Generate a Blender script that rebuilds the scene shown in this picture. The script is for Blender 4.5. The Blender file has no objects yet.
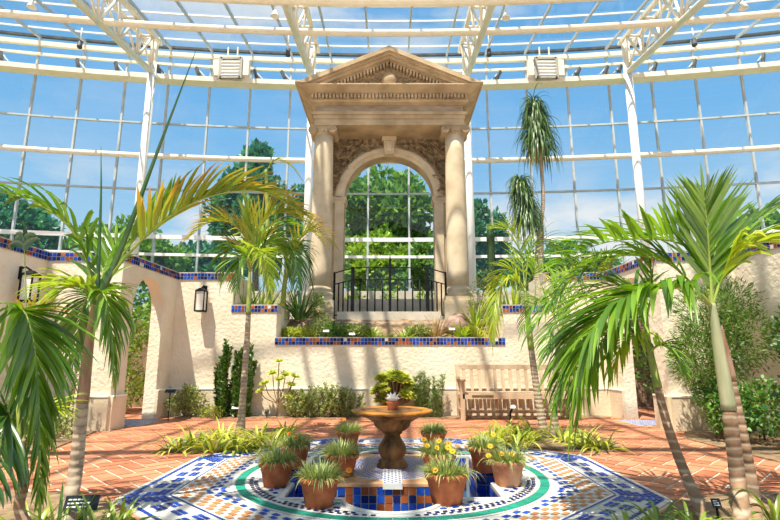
import bpy, math, random
from mathutils import Vector, Matrix, Quaternion
V = Vector
PI = math.pi
S = bpy.context.scene
COL = S.collection
R = random.Random(7)

# ------------------------------------------------------------------ camera geometry
F = 505.0
TILT = math.atan(98 / 505)
CT, ST = math.cos(TILT), math.sin(TILT)
EYE = 1.0


def ray(u, v):
    a = (u - 390) / F
    b = (260 - v) / F
    return a, CT - b * ST, ST + b * CT


def at(u, v, Y):
    r = ray(u, v)
    k = Y / r[1]
    return V((r[0] * k, Y, EYE + r[2] * k))


def gnd(u, v, z=0.0):
    r = ray(u, v)
    k = (z - EYE) / r[2]
    return V((r[0] * k, r[1] * k, z))


def zv(v, Y):
    return at(390, v, Y).z


def xu(u, v, Y):
    return at(u, v, Y).x


# ------------------------------------------------------------------ materials
def new_mat(name):
    m = bpy.data.materials.new(name)
    m.use_nodes = True
    nt = m.node_tree
    for n in list(nt.nodes):
        if n.type != 'OUTPUT_MATERIAL':
            nt.nodes.remove(n)
    out = [n for n in nt.nodes if n.type == 'OUTPUT_MATERIAL'][0]
    return m, nt, out


def pmat(name, c1, c2=None, scale=6.0, rough=0.7, bump=0.0, bscale=None, metal=0.0, tone=False, detail=4, stretch=None, spec=0.3):
    m, nt, out = new_mat(name)
    p = nt.nodes.new('ShaderNodeBsdfPrincipled')
    p.inputs['Roughness'].default_value = rough
    p.inputs['Metallic'].default_value = metal
    p.inputs['Specular IOR Level'].default_value = spec
    nt.links.new(p.outputs[0], out.inputs[0])
    tc = nt.nodes.new('ShaderNodeTexCoord')
    src = tc.outputs['Object']
    if stretch:
        mp = nt.nodes.new('ShaderNodeMapping')
        mp.inputs['Scale'].default_value = stretch
        nt.links.new(src, mp.inputs['Vector'])
        src = mp.outputs[0]
    if c2 is None:
        p.inputs['Base Color'].default_value = (*c1, 1)
    else:
        mix = nt.nodes.new('ShaderNodeMix')
        mix.data_type = 'RGBA'
        mix.inputs[6].default_value = (*c1, 1)
        mix.inputs[7].default_value = (*c2, 1)
        ns = nt.nodes.new('ShaderNodeTexNoise')
        ns.inputs['Scale'].default_value = scale
        ns.inputs['Detail'].default_value = detail
        nt.links.new(src, ns.inputs['Vector'])
        mr = nt.nodes.new('ShaderNodeMapRange')
        mr.inputs[1].default_value = 0.32
        mr.inputs[2].default_value = 0.68
        nt.links.new(ns.outputs['Fac'], mr.inputs[0])
        fac = mr.outputs[0]
        if tone:
            at_ = nt.nodes.new('ShaderNodeAttribute')
            at_.attribute_name = 'tone'
            ad = nt.nodes.new('ShaderNodeMath')
            ad.operation = 'MULTIPLY_ADD'
            ad.inputs[1].default_value = 0.35
            nt.links.new(mr.outputs[0], ad.inputs[0])
            m2 = nt.nodes.new('ShaderNodeMath')
            m2.operation = 'MULTIPLY'
            m2.inputs[1].default_value = 0.65
            nt.links.new(at_.outputs['Fac'], m2.inputs[0])
            nt.links.new(m2.outputs[0], ad.inputs[2])
            fac = ad.outputs[0]
        nt.links.new(fac, mix.inputs[0])
        nt.links.new(mix.outputs[2], p.inputs['Base Color'])
    if bump:
        nb = nt.nodes.new('ShaderNodeTexNoise')
        nb.inputs['Scale'].default_value = bscale or scale * 3
        nb.inputs['Detail'].default_value = 5
        nt.links.new(src, nb.inputs['Vector'])
        bp = nt.nodes.new('ShaderNodeBump')
        bp.inputs['Strength'].default_value = bump
        bp.inputs['Distance'].default_value = 0.02
        nt.links.new(nb.outputs['Fac'], bp.inputs['Height'])
        nt.links.new(bp.outputs[0], p.inputs['Normal'])
    return m


def leafmat(name, c1, c2, trans=0.35, rough=0.4, gloss=0.06, tip=None):
    """c1..c2 by the per-leaf tone; 'tip' is the colour of a dried leaf end (attribute 'tipf')."""
    m, nt, out = new_mat(name)
    a = nt.nodes.new('ShaderNodeAttribute')
    a.attribute_name = 'tone'
    mix = nt.nodes.new('ShaderNodeMix')
    mix.data_type = 'RGBA'
    mix.inputs[6].default_value = (*c1, 1)
    mix.inputs[7].default_value = (*c2, 1)
    nt.links.new(a.outputs['Fac'], mix.inputs[0])
    col = mix.outputs[2]
    if tip:
        a2 = nt.nodes.new('ShaderNodeAttribute')
        a2.attribute_name = 'tipf'
        mx = nt.nodes.new('ShaderNodeMix')
        mx.data_type = 'RGBA'
        mx.inputs[7].default_value = (*tip, 1)
        nt.links.new(a2.outputs['Fac'], mx.inputs[0])
        nt.links.new(col, mx.inputs[6])
        col = mx.outputs[2]
    d = nt.nodes.new('ShaderNodeBsdfDiffuse')
    t = nt.nodes.new('ShaderNodeBsdfTranslucent')
    g = nt.nodes.new('ShaderNodeBsdfGlossy')
    g.inputs['Roughness'].default_value = rough
    nt.links.new(col, d.inputs[0])
    gm = nt.nodes.new('ShaderNodeMix')
    gm.data_type = 'RGBA'
    gm.blend_type = 'MULTIPLY'
    gm.inputs[0].default_value = 1
    gm.inputs[7].default_value = (1.5, 1.45, 0.6, 1)
    nt.links.new(col, gm.inputs[6])
    nt.links.new(gm.outputs[2], t.inputs[0])
    m1 = nt.nodes.new('ShaderNodeMixShader')
    m1.inputs[0].default_value = trans
    nt.links.new(d.outputs[0], m1.inputs[1])
    nt.links.new(t.outputs[0], m1.inputs[2])
    m2 = nt.nodes.new('ShaderNodeMixShader')
    m2.inputs[0].default_value = gloss
    nt.links.new(m1.outputs[0], m2.inputs[1])
    nt.links.new(g.outputs[0], m2.inputs[2])
    nt.links.new(m2.outputs[0], out.inputs[0])
    return m


def glassmat(name, tint, gloss=0.07, rough=0.02):
    m, nt, out = new_mat(name)
    t = nt.nodes.new('ShaderNodeBsdfTransparent')
    t.inputs[0].default_value = (*tint, 1)
    g = nt.nodes.new('ShaderNodeBsdfGlossy')
    g.inputs['Roughness'].default_value = rough
    mx = nt.nodes.new('ShaderNodeMixShader')
    mx.inputs[0].default_value = gloss
    nt.links.new(t.outputs[0], mx.inputs[1])
    nt.links.new(g.outputs[0], mx.inputs[2])
    nt.links.new(mx.outputs[0], out.inputs[0])
    return m


def trunkmat(name, c1, c2, ringscale):
    m, nt, out = new_mat(name)
    p = nt.nodes.new('ShaderNodeBsdfPrincipled')
    p.inputs['Roughness'].default_value = 0.8
    tc = nt.nodes.new('ShaderNodeTexCoord')
    w = nt.nodes.new('ShaderNodeTexWave')
    w.bands_direction = 'Z'
    w.inputs['Scale'].default_value = ringscale
    w.inputs['Distortion'].default_value = 3.0
    w.inputs['Detail'].default_value = 2
    nt.links.new(tc.outputs['Object'], w.inputs['Vector'])
    r = nt.nodes.new('ShaderNodeValToRGB')
    r.color_ramp.elements[0].position = 0.0
    r.color_ramp.elements[0].color = (*c1, 1)
    r.color_ramp.elements[1].position = 0.32
    r.color_ramp.elements[1].color = (*c2, 1)
    nt.links.new(w.outputs['Fac'], r.inputs[0])
    ns = nt.nodes.new('ShaderNodeTexNoise')
    ns.inputs['Scale'].default_value = 14
    nt.links.new(tc.outputs['Object'], ns.inputs['Vector'])
    mx = nt.nodes.new('ShaderNodeMix')
    mx.data_type = 'RGBA'
    mx.blend_type = 'OVERLAY'
    mx.inputs[0].default_value = 0.6
    nt.links.new(r.outputs[0], mx.inputs[6])
    nt.links.new(ns.outputs['Fac'], mx.inputs[7])
    nt.links.new(mx.outputs[2], p.inputs['Base Color'])
    bp = nt.nodes.new('ShaderNodeBump')
    bp.inputs['Strength'].default_value = 0.5
    bp.inputs['Distance'].default_value = 0.01
    nt.links.new(w.outputs['Fac'], bp.inputs['Height'])
    nt.links.new(bp.outputs[0], p.inputs['Normal'])
    nt.links.new(p.outputs[0], out.inputs[0])
    return m


M = {}
M['stucco'] = pmat('stucco', (0.75, 0.63, 0.47), (0.87, 0.77, 0.62), 1.6, 0.9, 0.9, 16)
M['dado'] = pmat('dado', (0.66, 0.54, 0.38), (0.80, 0.69, 0.53), 2.0, 0.9, 0.4, 25)
M['ledge'] = pmat('ledge', (0.86, 0.80, 0.70), (0.92, 0.88, 0.80), 4, 0.8)
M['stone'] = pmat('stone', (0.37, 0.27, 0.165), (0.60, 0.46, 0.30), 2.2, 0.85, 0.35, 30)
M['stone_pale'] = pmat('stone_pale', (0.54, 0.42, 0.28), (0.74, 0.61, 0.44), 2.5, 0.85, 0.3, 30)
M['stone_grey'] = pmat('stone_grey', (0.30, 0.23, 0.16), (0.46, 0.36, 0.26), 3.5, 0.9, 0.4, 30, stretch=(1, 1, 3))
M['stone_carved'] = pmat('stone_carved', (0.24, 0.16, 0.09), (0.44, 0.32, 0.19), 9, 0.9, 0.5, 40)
M['ledge_stone'] = pmat('ledge_stone', (0.48, 0.42, 0.34), (0.66, 0.58, 0.48), 3, 0.9, 0.3, 20)
M['brick'] = pmat('brick', (0.38, 0.12, 0.06), (0.66, 0.29, 0.16), 5, 0.8, 0.2, 40, tone=True)
M['mortar'] = pmat('mortar', (0.72, 0.58, 0.44), (0.86, 0.74, 0.60), 9, 0.9)
M['t_white'] = pmat('t_white', (0.62, 0.60, 0.56), (0.76, 0.74, 0.70), 6, 0.4)
M['t_blue'] = pmat('t_blue', (0.008, 0.03, 0.26), (0.025, 0.11, 0.55), 14, 0.55, tone=True, spec=0.1)
M['t_navy'] = pmat('t_navy', (0.008, 0.012, 0.07), (0.016, 0.03, 0.17), 14, 0.55, tone=True, spec=0.1)
M['t_orange'] = pmat('t_orange', (0.42, 0.15, 0.055), (0.68, 0.30, 0.12), 14, 0.55, tone=True, spec=0.1)
M['t_rust'] = pmat('t_rust', (0.20, 0.04, 0.015), (0.46, 0.13, 0.04), 14, 0.5, tone=True, spec=0.12)
M['t_green'] = pmat('t_green', (0.01, 0.20, 0.14), (0.03, 0.33, 0.24), 14, 0.55, tone=True, spec=0.1)
M['grout'] = pmat('grout', (0.56, 0.53, 0.48), (0.68, 0.65, 0.60), 10, 0.9)
M['coping_grout'] = pmat('coping_grout', (0.46, 0.40, 0.33), (0.60, 0.53, 0.45), 10, 0.9)
M['soil'] = pmat('soil', (0.15, 0.09, 0.05), (0.38, 0.26, 0.16), 9, 0.95, 0.8, 30)
M['grass'] = pmat('grass', (0.05, 0.13, 0.02), (0.15, 0.26, 0.05), 0.6, 0.95)
M['terra'] = pmat('terra', (0.34, 0.085, 0.03), (0.56, 0.18, 0.07), 12, 0.75, 0.15, 30)
M['terra_pale'] = pmat('terra_pale', (0.42, 0.13, 0.055), (0.70, 0.40, 0.24), 7, 0.8, 0.15, 30)
M['font'] = pmat('font', (0.055, 0.026, 0.010), (0.34, 0.16, 0.055), 9, 0.55, 0.5, 28, stretch=(1, 1, 0.45), spec=0.18)
M['font_rim'] = pmat('font_rim', (0.36, 0.13, 0.015), (0.60, 0.25, 0.035), 14, 0.4, 0.3, 30)
M['ledge_terra'] = pmat('ledge_terra', (0.46, 0.22, 0.10), (0.68, 0.38, 0.20), 9, 0.7)
M['cream'] = pmat('cream', (0.86, 0.77, 0.62), (0.92, 0.85, 0.72), 3, 0.55)
M['white_steel'] = pmat('white_steel', (0.86, 0.85, 0.80), (0.92, 0.90, 0.86), 3, 0.5)
M['grey_steel'] = pmat('grey_steel', (0.42, 0.46, 0.48), (0.54, 0.58, 0.60), 3, 0.5)
M['dark_steel'] = pmat('dark_steel', (0.05, 0.055, 0.06), (0.10, 0.105, 0.11), 4, 0.5)
M['iron'] = pmat('iron', (0.008, 0.008, 0.009), (0.018, 0.018, 0.019), 8, 0.5, spec=0.12)
M['grey_box'] = pmat('grey_box', (0.38, 0.36, 0.32), (0.50, 0.47, 0.42), 5, 0.6)
M['wood'] = pmat('wood', (0.40, 0.28, 0.18), (0.62, 0.46, 0.31), 6, 0.75, 0.2, 30, stretch=(1, 1, 0.25))
M['white'] = pmat('white', (0.85, 0.84, 0.80), None, rough=0.5)
M['sign'] = pmat('sign', (0.02, 0.025, 0.03), None, rough=0.4)
M['brass'] = pmat('brass', (0.10, 0.07, 0.035), (0.16, 0.11, 0.06), 8, 0.4)
M['lamp_glass'] = pmat('lamp_glass', (0.80, 0.76, 0.66), (0.88, 0.84, 0.75), 5, 0.3)
M['rock'] = pmat('rock', (0.20, 0.12, 0.09), (0.44, 0.29, 0.23), 7, 0.9, 0.7, 16)
M['hanger'] = pmat('hanger', (0.70, 0.60, 0.42), None, rough=0.6)
M['glass'] = glassmat('glass', (0.94, 0.965, 0.965), 0.05)
M['roof_glass'] = glassmat('roof_glass', (0.93, 0.955, 0.94), 0.07, 0.12)
M['water'] = glassmat('water', (0.55, 0.80, 0.95), 0.28, 0.06)
M['palm'] = leafmat('palm', (0.045, 0.14, 0.012), (0.24, 0.42, 0.028), 0.36, 0.32, 0.08, tip=(0.42, 0.30, 0.05))
M['palm_dark'] = leafmat('palm_dark', (0.014, 0.06, 0.010), (0.10, 0.22, 0.025), 0.3, 0.3, 0.09, tip=(0.30, 0.26, 0.05))
M['palm_lime'] = leafmat('palm_lime', (0.15, 0.28, 0.018), (0.46, 0.54, 0.05), 0.4, 0.35, 0.06, tip=(0.50, 0.36, 0.06))
M['palm_rust'] = leafmat('palm_rust', (0.14, 0.22, 0.020), (0.40, 0.40, 0.045), 0.4, 0.4, 0.05, tip=(0.55, 0.21, 0.04))
M['lime'] = leafmat('lime', (0.22, 0.33, 0.03), (0.66, 0.64, 0.11), 0.35, 0.4, 0.06)
M['strap'] = leafmat('strap', (0.10, 0.21, 0.018), (0.42, 0.52, 0.07), 0.35, 0.35, 0.07)
M['silver'] = leafmat('silver', (0.12, 0.20, 0.045), (0.50, 0.54, 0.21), 0.25, 0.5, 0.04)
M['rosemary'] = leafmat('rosemary', (0.06, 0.13, 0.025), (0.24, 0.34, 0.09), 0.25, 0.5, 0.04)
M['shrub'] = leafmat('shrub', (0.11, 0.16, 0.035), (0.38, 0.42, 0.13), 0.25, 0.5, 0.04)
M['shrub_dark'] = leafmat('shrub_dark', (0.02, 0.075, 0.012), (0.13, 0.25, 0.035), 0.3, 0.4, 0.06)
M['fine'] = leafmat('fine', (0.045, 0.12, 0.018), (0.22, 0.34, 0.055), 0.3, 0.5, 0.04)
M['tree'] = leafmat('tree', (0.03, 0.13, 0.03), (0.22, 0.42, 0.07), 0.35, 0.5, 0.04)
M['tree_teal'] = leafmat('tree_teal', (0.012, 0.10, 0.075), (0.09, 0.34, 0.19), 0.3, 0.5, 0.05)
M['tree_bright'] = leafmat('tree_bright', (0.10, 0.24, 0.025), (0.40, 0.55, 0.08), 0.35, 0.5, 0.04)
M['ponytail'] = leafmat('ponytail', (0.03, 0.09, 0.025), (0.15, 0.25, 0.06), 0.2, 0.4, 0.07)
M['dry'] = leafmat('dry', (0.30, 0.20, 0.08), (0.52, 0.38, 0.18), 0.2, 0.6, 0.02)
M['cactus'] = pmat('cactus', (0.015, 0.04, 0.012), (0.05, 0.09, 0.03), 20, 0.7, 0.5, 60)
M['petal'] = leafmat('petal', (0.75, 0.38, 0.01), (0.85, 0.52, 0.03), 0.3, 0.5, 0.02)
M['petal_orange'] = leafmat('petal_orange', (0.75, 0.20, 0.01), (0.85, 0.34, 0.03), 0.3, 0.5, 0.02)
M['rachis'] = pmat('rachis', (0.20, 0.28, 0.05), (0.36, 0.40, 0.09), 8, 0.5)
M['rachis_rust'] = pmat('rachis_rust', (0.34, 0.22, 0.04), (0.46, 0.34, 0.08), 8, 0.5)
M['shaft'] = pmat('shaft', (0.26, 0.28, 0.16), (0.42, 0.40, 0.26), 5, 0.55, stretch=(4, 4, 0.6))
M['shaft_brown'] = pmat('shaft_brown', (0.28, 0.15, 0.09), (0.45, 0.28, 0.19), 6, 0.6, stretch=(4, 4, 0.6))
M['trunk'] = trunkmat('trunk', (0.46, 0.35, 0.25), (0.29, 0.175, 0.105), 5.0)
M['trunk_pale'] = trunkmat('trunk_pale', (0.32, 0.23, 0.16), (0.46, 0.35, 0.25), 6.0)
M['stem'] = pmat('stem', (0.16, 0.10, 0.055), (0.30, 0.20, 0.12), 9, 0.9)
M['stem_green'] = pmat('stem_green', (0.20, 0.27, 0.06), (0.38, 0.42, 0.12), 9, 0.7)


# ------------------------------------------------------------------ mesh builder
class MB:
    def __init__(self):
        self.v, self.f, self.mi, self.sm, self.tn, self.tp = [], [], [], [], [], []

    def add(self, verts, faces, mi=0, smooth=False, tone=0.5, tip=0.0):
        o = len(self.v)
        self.v += [tuple(p) for p in verts]
        for k, f in enumerate(faces):
            self.f.append([i + o for i in f])
            self.mi.append(mi)
            self.sm.append(smooth)
            self.tn.append(tone)
            self.tp.append(tip[k] if isinstance(tip, list) else tip)

    def quad(self, a, b, c, d, mi=0, tone=0.5):
        self.add([a, b, c, d], [(0, 1, 2, 3)], mi, False, tone)

    def box(self, lo, hi, mi=0, tone=0.5):
        x0, y0, z0 = lo
        x1, y1, z1 = hi
        self.add([(x0, y0, z0), (x1, y0, z0), (x1, y1, z0), (x0, y1, z0), (x0, y0, z1), (x1, y0, z1), (x1, y1, z1), (x0, y1, z1)],
                 [(3, 2, 1, 0), (4, 5, 6, 7), (0, 1, 5, 4), (1, 2, 6, 5), (2, 3, 7, 6), (3, 0, 4, 7)], mi, False, tone)

    def bar(self, a, b, w, h=None, up=V((0, 0, 1)), mi=0):
        a, b = V(a), V(b)
        h = h or w
        d = (b - a).normalized()
        if abs(d.dot(up)) > 0.98:
            up = V((0, 1, 0))
        s = d.cross(up).normalized()
        u = s.cross(d)
        vs = []
        for p in (a, b):
            for sx, sz in ((-1, -1), (1, -1), (1, 1), (-1, 1)):
                vs.append(p + s * sx * w / 2 + u * sz * h / 2)
        self.add(vs, [(3, 2, 1, 0), (4, 5, 6, 7), (0, 1, 5, 4), (1, 2, 6, 5), (2, 3, 7, 6), (3, 0, 4, 7)], mi)

    def tube(self, pts, rad, n=8, mi=0, cap=True, tone=0.5):
        pts = [V(p) for p in pts]
        if not hasattr(rad, '__len__'):
            rad = [rad] * len(pts)
        vs, fs = [], []
        ref = V((1, 0, 0))
        for i, p in enumerate(pts):
            d = (pts[min(i + 1, len(pts) - 1)] - pts[max(i - 1, 0)])
            d = d.normalized() if d.length > 1e-9 else V((0, 0, 1))
            if abs(d.dot(ref)) > 0.95:
                ref = V((0, 1, 0))
            s = (ref - d * ref.dot(d)).normalized()
            ref = s
            t = d.cross(s)
            for k in range(n):
                a = 2 * PI * k / n
                vs.append(p + (s * math.cos(a) + t * math.sin(a)) * rad[i])
        for i in range(len(pts) - 1):
            for k in range(n):
                fs.append((i * n + k, i * n + (k + 1) % n, (i + 1) * n + (k + 1) % n, (i + 1) * n + k))
        if cap:
            fs.append(tuple(range(n))[::-1])
            fs.append(tuple((len(pts) - 1) * n + k for k in range(n)))
        self.add(vs, fs, mi, True, tone)

    def lathe(self, prof, c=(0, 0, 0), n=28, mi=0, scallop=None, smooth=True, cap=True):
        vs, fs = [], []
        for i, (r, z) in enumerate(prof):
            for k in range(n):
                a = 2 * PI * k / n
                rr = r * (1 + (scallop(a, i) if scallop else 0))
                vs.append((c[0] + rr * math.cos(a), c[1] + rr * math.sin(a), c[2] + z))
        for i in range(len(prof) - 1):
            for k in range(n):
                fs.append((i * n + k, i * n + (k + 1) % n, (i + 1) * n + (k + 1) % n, (i + 1) * n + k))
        if cap:
            fs.append(tuple(range(n))[::-1])
            fs.append(tuple((len(prof) - 1) * n + k for k in range(n)))
        self.add(vs, fs, mi, smooth)

    def blob(self, c, r, mi=0, n=8, jit=0.0, tone=0.5):
        c = V(c)
        r = V(r) if hasattr(r, '__len__') else V((r, r, r))
        vs, fs = [], []
        m = max(4, n // 2 + 1)
        for i in range(m + 1):
            th = PI * i / m
            for k in range(n):
                a = 2 * PI * k / n
                j = 1 + R.uniform(-jit, jit)
                vs.append(c + V((r.x * math.sin(th) * math.cos(a), r.y * math.sin(th) * math.sin(a), r.z * math.cos(th))) * j)
        for i in range(m):
            for k in range(n):
                fs.append((i * n + k, (i + 1) * n + k, (i + 1) * n + (k + 1) % n, i * n + (k + 1) % n))
        self.add(vs, fs, mi, True, tone)

    def prism(self, poly, axis, d0, d1, mi=0):
        """poly: list of (a, b); axis 'y': (x, z) extruded along y; axis 'z': (x, y) extruded along z; 'x': (y, z)."""
        n = len(poly)
        vs = []
        for d in (d0, d1):
            for a, b in poly:
                vs.append((a, d, b) if axis == 'y' else ((a, b, d) if axis == 'z' else (d, a, b)))
        fs = [tuple(range(n))[::-1], tuple(range(n, 2 * n))]
        for i in range(n):
            j = (i + 1) % n
            fs.append((i, j, n + j, n + i))
        self.add(vs, fs, mi)

    def blade(self, p, d, up, L, w, droop=0.5, segs=4, fold=0.25, mi=0, tone=0.5, tipd=0.0, prof=0):
        """a strap leaf or leaflet that starts at p, points along d and falls under its own weight"""
        p, d, up = V(p), V(d).normalized(), V(up)
        vs = []
        st = L / segs
        for i in range(segs + 1):
            t = i / segs
            if prof == 0:
                ww = w * min(1, 0.45 + 2.2 * t) * (1 - t ** 2.2) ** 0.8
            else:
                ww = w * math.sin(PI * min(1, 0.12 + 0.88 * t)) ** 0.8
            ww = max(ww, w * 0.04)
            s = d.cross(up)
            s = s.normalized() if s.length > 1e-6 else V((1, 0, 0))
            u = s.cross(d)
            vs += [p - s * ww / 2 + u * ww * fold, p, p + s * ww / 2 + u * ww * fold]
            p = p + d * st
            d = (d + V((0, 0, -droop / segs)) * (0.4 + 1.2 * t)).normalized()
        fs, tp = [], []
        for i in range(segs):
            a = i * 3
            tt = max(0, ((i + 1) / segs - 0.45) / 0.55) * tipd
            fs += [(a, a + 1, a + 4, a + 3), (a + 1, a + 2, a + 5, a + 4)]
            tp += [tt, tt]
        self.add(vs, fs, mi, True, tone, tp)

    def leafquad(self, p, d, n, L, w, mi=0, tone=0.5):
        d = V(d).normalized()
        s = d.cross(V(n))
        if s.length < 1e-5:
            s = d.cross(V((0.3, 0.5, 0.8)))
        s.normalize()
        p = V(p)
        self.add([p, p + d * L * 0.5 + s * w / 2, p + d * L, p + d * L * 0.5 - s * w / 2], [(0, 1, 2, 3)], mi, False, tone)

    def build(self, name, mats, parent=None, loc=None):
        me = bpy.data.meshes.new(name)
        org = V((0, 0, 0))
        if parent is not None:
            org = world_loc(parent)
        elif loc is not None:
            org = V(loc)
        me.from_pydata([V(p) - org for p in self.v], [], self.f)
        if not isinstance(mats, (list, tuple)):
            mats = [mats]
        for m in mats:
            me.materials.append(M[m] if isinstance(m, str) else m)
        me.polygons.foreach_set('material_index', self.mi)
        me.polygons.foreach_set('use_smooth', self.sm)
        a = me.attributes.new('tone', 'FLOAT', 'FACE')
        a.data.foreach_set('value', self.tn)
        a = me.attributes.new('tipf', 'FLOAT', 'FACE')
        a.data.foreach_set('value', self.tp)
        me.update()
        o = bpy.data.objects.new(name, me)
        COL.objects.link(o)
        if parent is not None:
            o.parent = parent
        elif loc is not None:
            o.location = org
        return o


def world_loc(o):
    p = V((0, 0, 0))
    while o is not None:
        p += o.location
        o = o.parent
    return p


def tag(o, label, cat, group=None):
    o['label'] = label
    o['category'] = cat
    if group:
        o['group'] = group
    return o


def thing(name, loc, label, cat, group=None):
    o = bpy.data.objects.new(name, None)
    o.empty_display_size = 0.2
    COL.objects.link(o)
    o.location = loc
    return tag(o, label, cat, group)


def struct(o, label=None, cat=None):
    o['kind'] = 'structure'
    if label:
        o['label'] = label
        o['category'] = cat or 'building'
    return o


def dup(root, loc, label, group=None):
    r = root.copy()
    COL.objects.link(r)
    r.location = loc
    r['label'] = label
    if group:
        r['group'] = group
    for ch in list(root.children):
        c = ch.copy()
        COL.objects.link(c)
        c.parent = r
        for g in list(ch.children):
            d = g.copy()
            COL.objects.link(d)
            d.parent = c
    return r


def spline(pts, n):
    pts = [V(p) for p in pts]
    if len(pts) == 2:
        return [pts[0].lerp(pts[1], i / n) for i in range(n + 1)]
    P = [pts[0] * 2 - pts[1]] + pts + [pts[-1] * 2 - pts[-2]]
    out = []
    m = len(pts) - 1
    for i in range(n + 1):
        x = i / n * m
        k = min(int(x), m - 1)
        t = x - k
        a, b, c, d = P[k:k + 4]
        out.append(0.5 * ((2 * b) + (c - a) * t + (2 * a - 5 * b + 4 * c - d) * t * t + (3 * b - a - 3 * c + d) * t ** 3))
    return out


def pp(lst):
    """[(u, v, Y), ...] -> points in the world"""
    return [at(*q) for q in lst]


exec_parts = []
# ================================================================== FLOOR: herringbone paving
COURT = V((0.02, 4.7, 0))
CA = 2.0


def oct_d(x, y):
    dx, dy = x - COURT.x, y - COURT.y
    return max(abs(dx * math.cos(k * PI / 4) + dy * math.sin(k * PI / 4)) for k in range(4))


def build_floor():
    mb = MB()
    z = -0.006
    # mortar bed with an octagonal opening for the tiled court
    n = 64
    inner, outer = [], []
    for k in range(n):
        a = 2 * PI * k / n + PI / 8
        ka = (a % (PI / 4))
        ka = min(ka, PI / 4 - ka)
        aa = a - round(a / (PI / 4)) * (PI / 4)
        r = (CA - 0.02) / math.cos(aa)
        inner.append(V((COURT.x + r * math.cos(a), COURT.y + r * math.sin(a), z)))
        q = 14 / max(abs(math.cos(a)), abs(math.sin(a)))
        outer.append(V((COURT.x + q * math.cos(a), COURT.y + q * math.sin(a), z)))
    for k in range(n):
        j = (k + 1) % n
        mb.quad(inner[k], outer[k], outer[j], inner[j], 0)
    L, W, g = 0.32, 0.16, 0.017
    c, s = math.cos(PI / 4), math.sin(PI / 4)
    seen = set()
    for i in range(-75, 76):
        for j in range(-38, 39):
            for ori in (0, 1):
                # herringbone lattice: unit W; pair translation (1,1) and (2,-2)... in brick units of W
                bx = i + 2 * j * 1
                by = i - 2 * j * 1
                if ori == 0:
                    x0, y0, x1, y1 = bx, by, bx + 2, by + 1
                else:
                    x0, y0, x1, y1 = bx, by + 1, bx + 1, by + 3
                cx, cy = (x0 + x1) / 2 * W, (y0 + y1) / 2 * W
                hx, hy = (x1 - x0) / 2 * W - g / 2, (y1 - y0) / 2 * W - g / 2
                pts = []
                for a, b in ((-hx, -hy), (hx, -hy), (hx, hy), (-hx, hy)):
                    X, Y = cx + a, cy + b
                    pts.append(V((c * X - s * Y, s * X + c * Y + 5.0, 0)))
                m = sum(pts, V()) / 4
                if not (-8 < m.x < 8 and 1.5 < m.y < 12.5):
                    continue
                ang = math.atan2(m.y - COURT.y, m.x - COURT.x)
                ka = round(ang / (PI / 4)) * PI / 4
                nx_, ny_ = math.cos(ka), math.sin(ka)
                ds = [(p_.x - COURT.x) * nx_ + (p_.y - COURT.y) * ny_ - CA - 0.004 for p_ in pts]
                if max(ds) < 0.01:
                    continue
                if min(ds) < 0:
                    cl = []
                    for q_ in range(4):
                        a_, b_, da, db = pts[q_], pts[(q_ + 1) % 4], ds[q_], ds[(q_ + 1) % 4]
                        if da >= 0:
                            cl.append(a_)
                        if da * db < 0:
                            cl.append(a_.lerp(b_, da / (da - db)))
                    pts = cl
                mb.add(pts, [tuple(range(len(pts)))], 1, False, R.random())
    o = mb.build('floor', ['mortar', 'brick'])
    struct(o)


build_floor()


def build_outside_ground():
    mb = MB()
    z = -0.03
    mb.add([(-60, 23, z), (60, 23, z), (60, 140, z), (-60, 140, z)], [(0, 1, 2, 3)])
    o = mb.build('outside_ground', 'grass')
    struct(o)
    mb = MB()
    mb.add([(-60, -20, -0.6), (60, -20, -0.6), (60, 23, -0.6), (-60, 23, -0.6)], [(0, 1, 2, 3)])
    struct(mb.build('subsoil_ground', 'soil'))


build_outside_ground()

# ================================================================== tiled court
HP, LR = 0.79, 0.345          # half side of the pool, radius of its lobes


def pool_r(a):
    """radius of the pool outline at angle a (a square with a half-round lobe on each side)"""
    a = a % (2 * PI)
    k = round(a / (PI / 2))
    t = a - k * PI / 2
    r_sq = HP / math.cos(t)
    x, y = math.cos(t), math.sin(t)
    disc = (HP * x) ** 2 - (HP * HP - LR * LR)
    if disc >= 0:
        return max(r_sq, HP * x + math.sqrt(disc))
    return r_sq


def inside_pool(x, y, m=0.0):
    r = math.hypot(x, y)
    return r < pool_r(math.atan2(y, x)) + m


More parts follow.
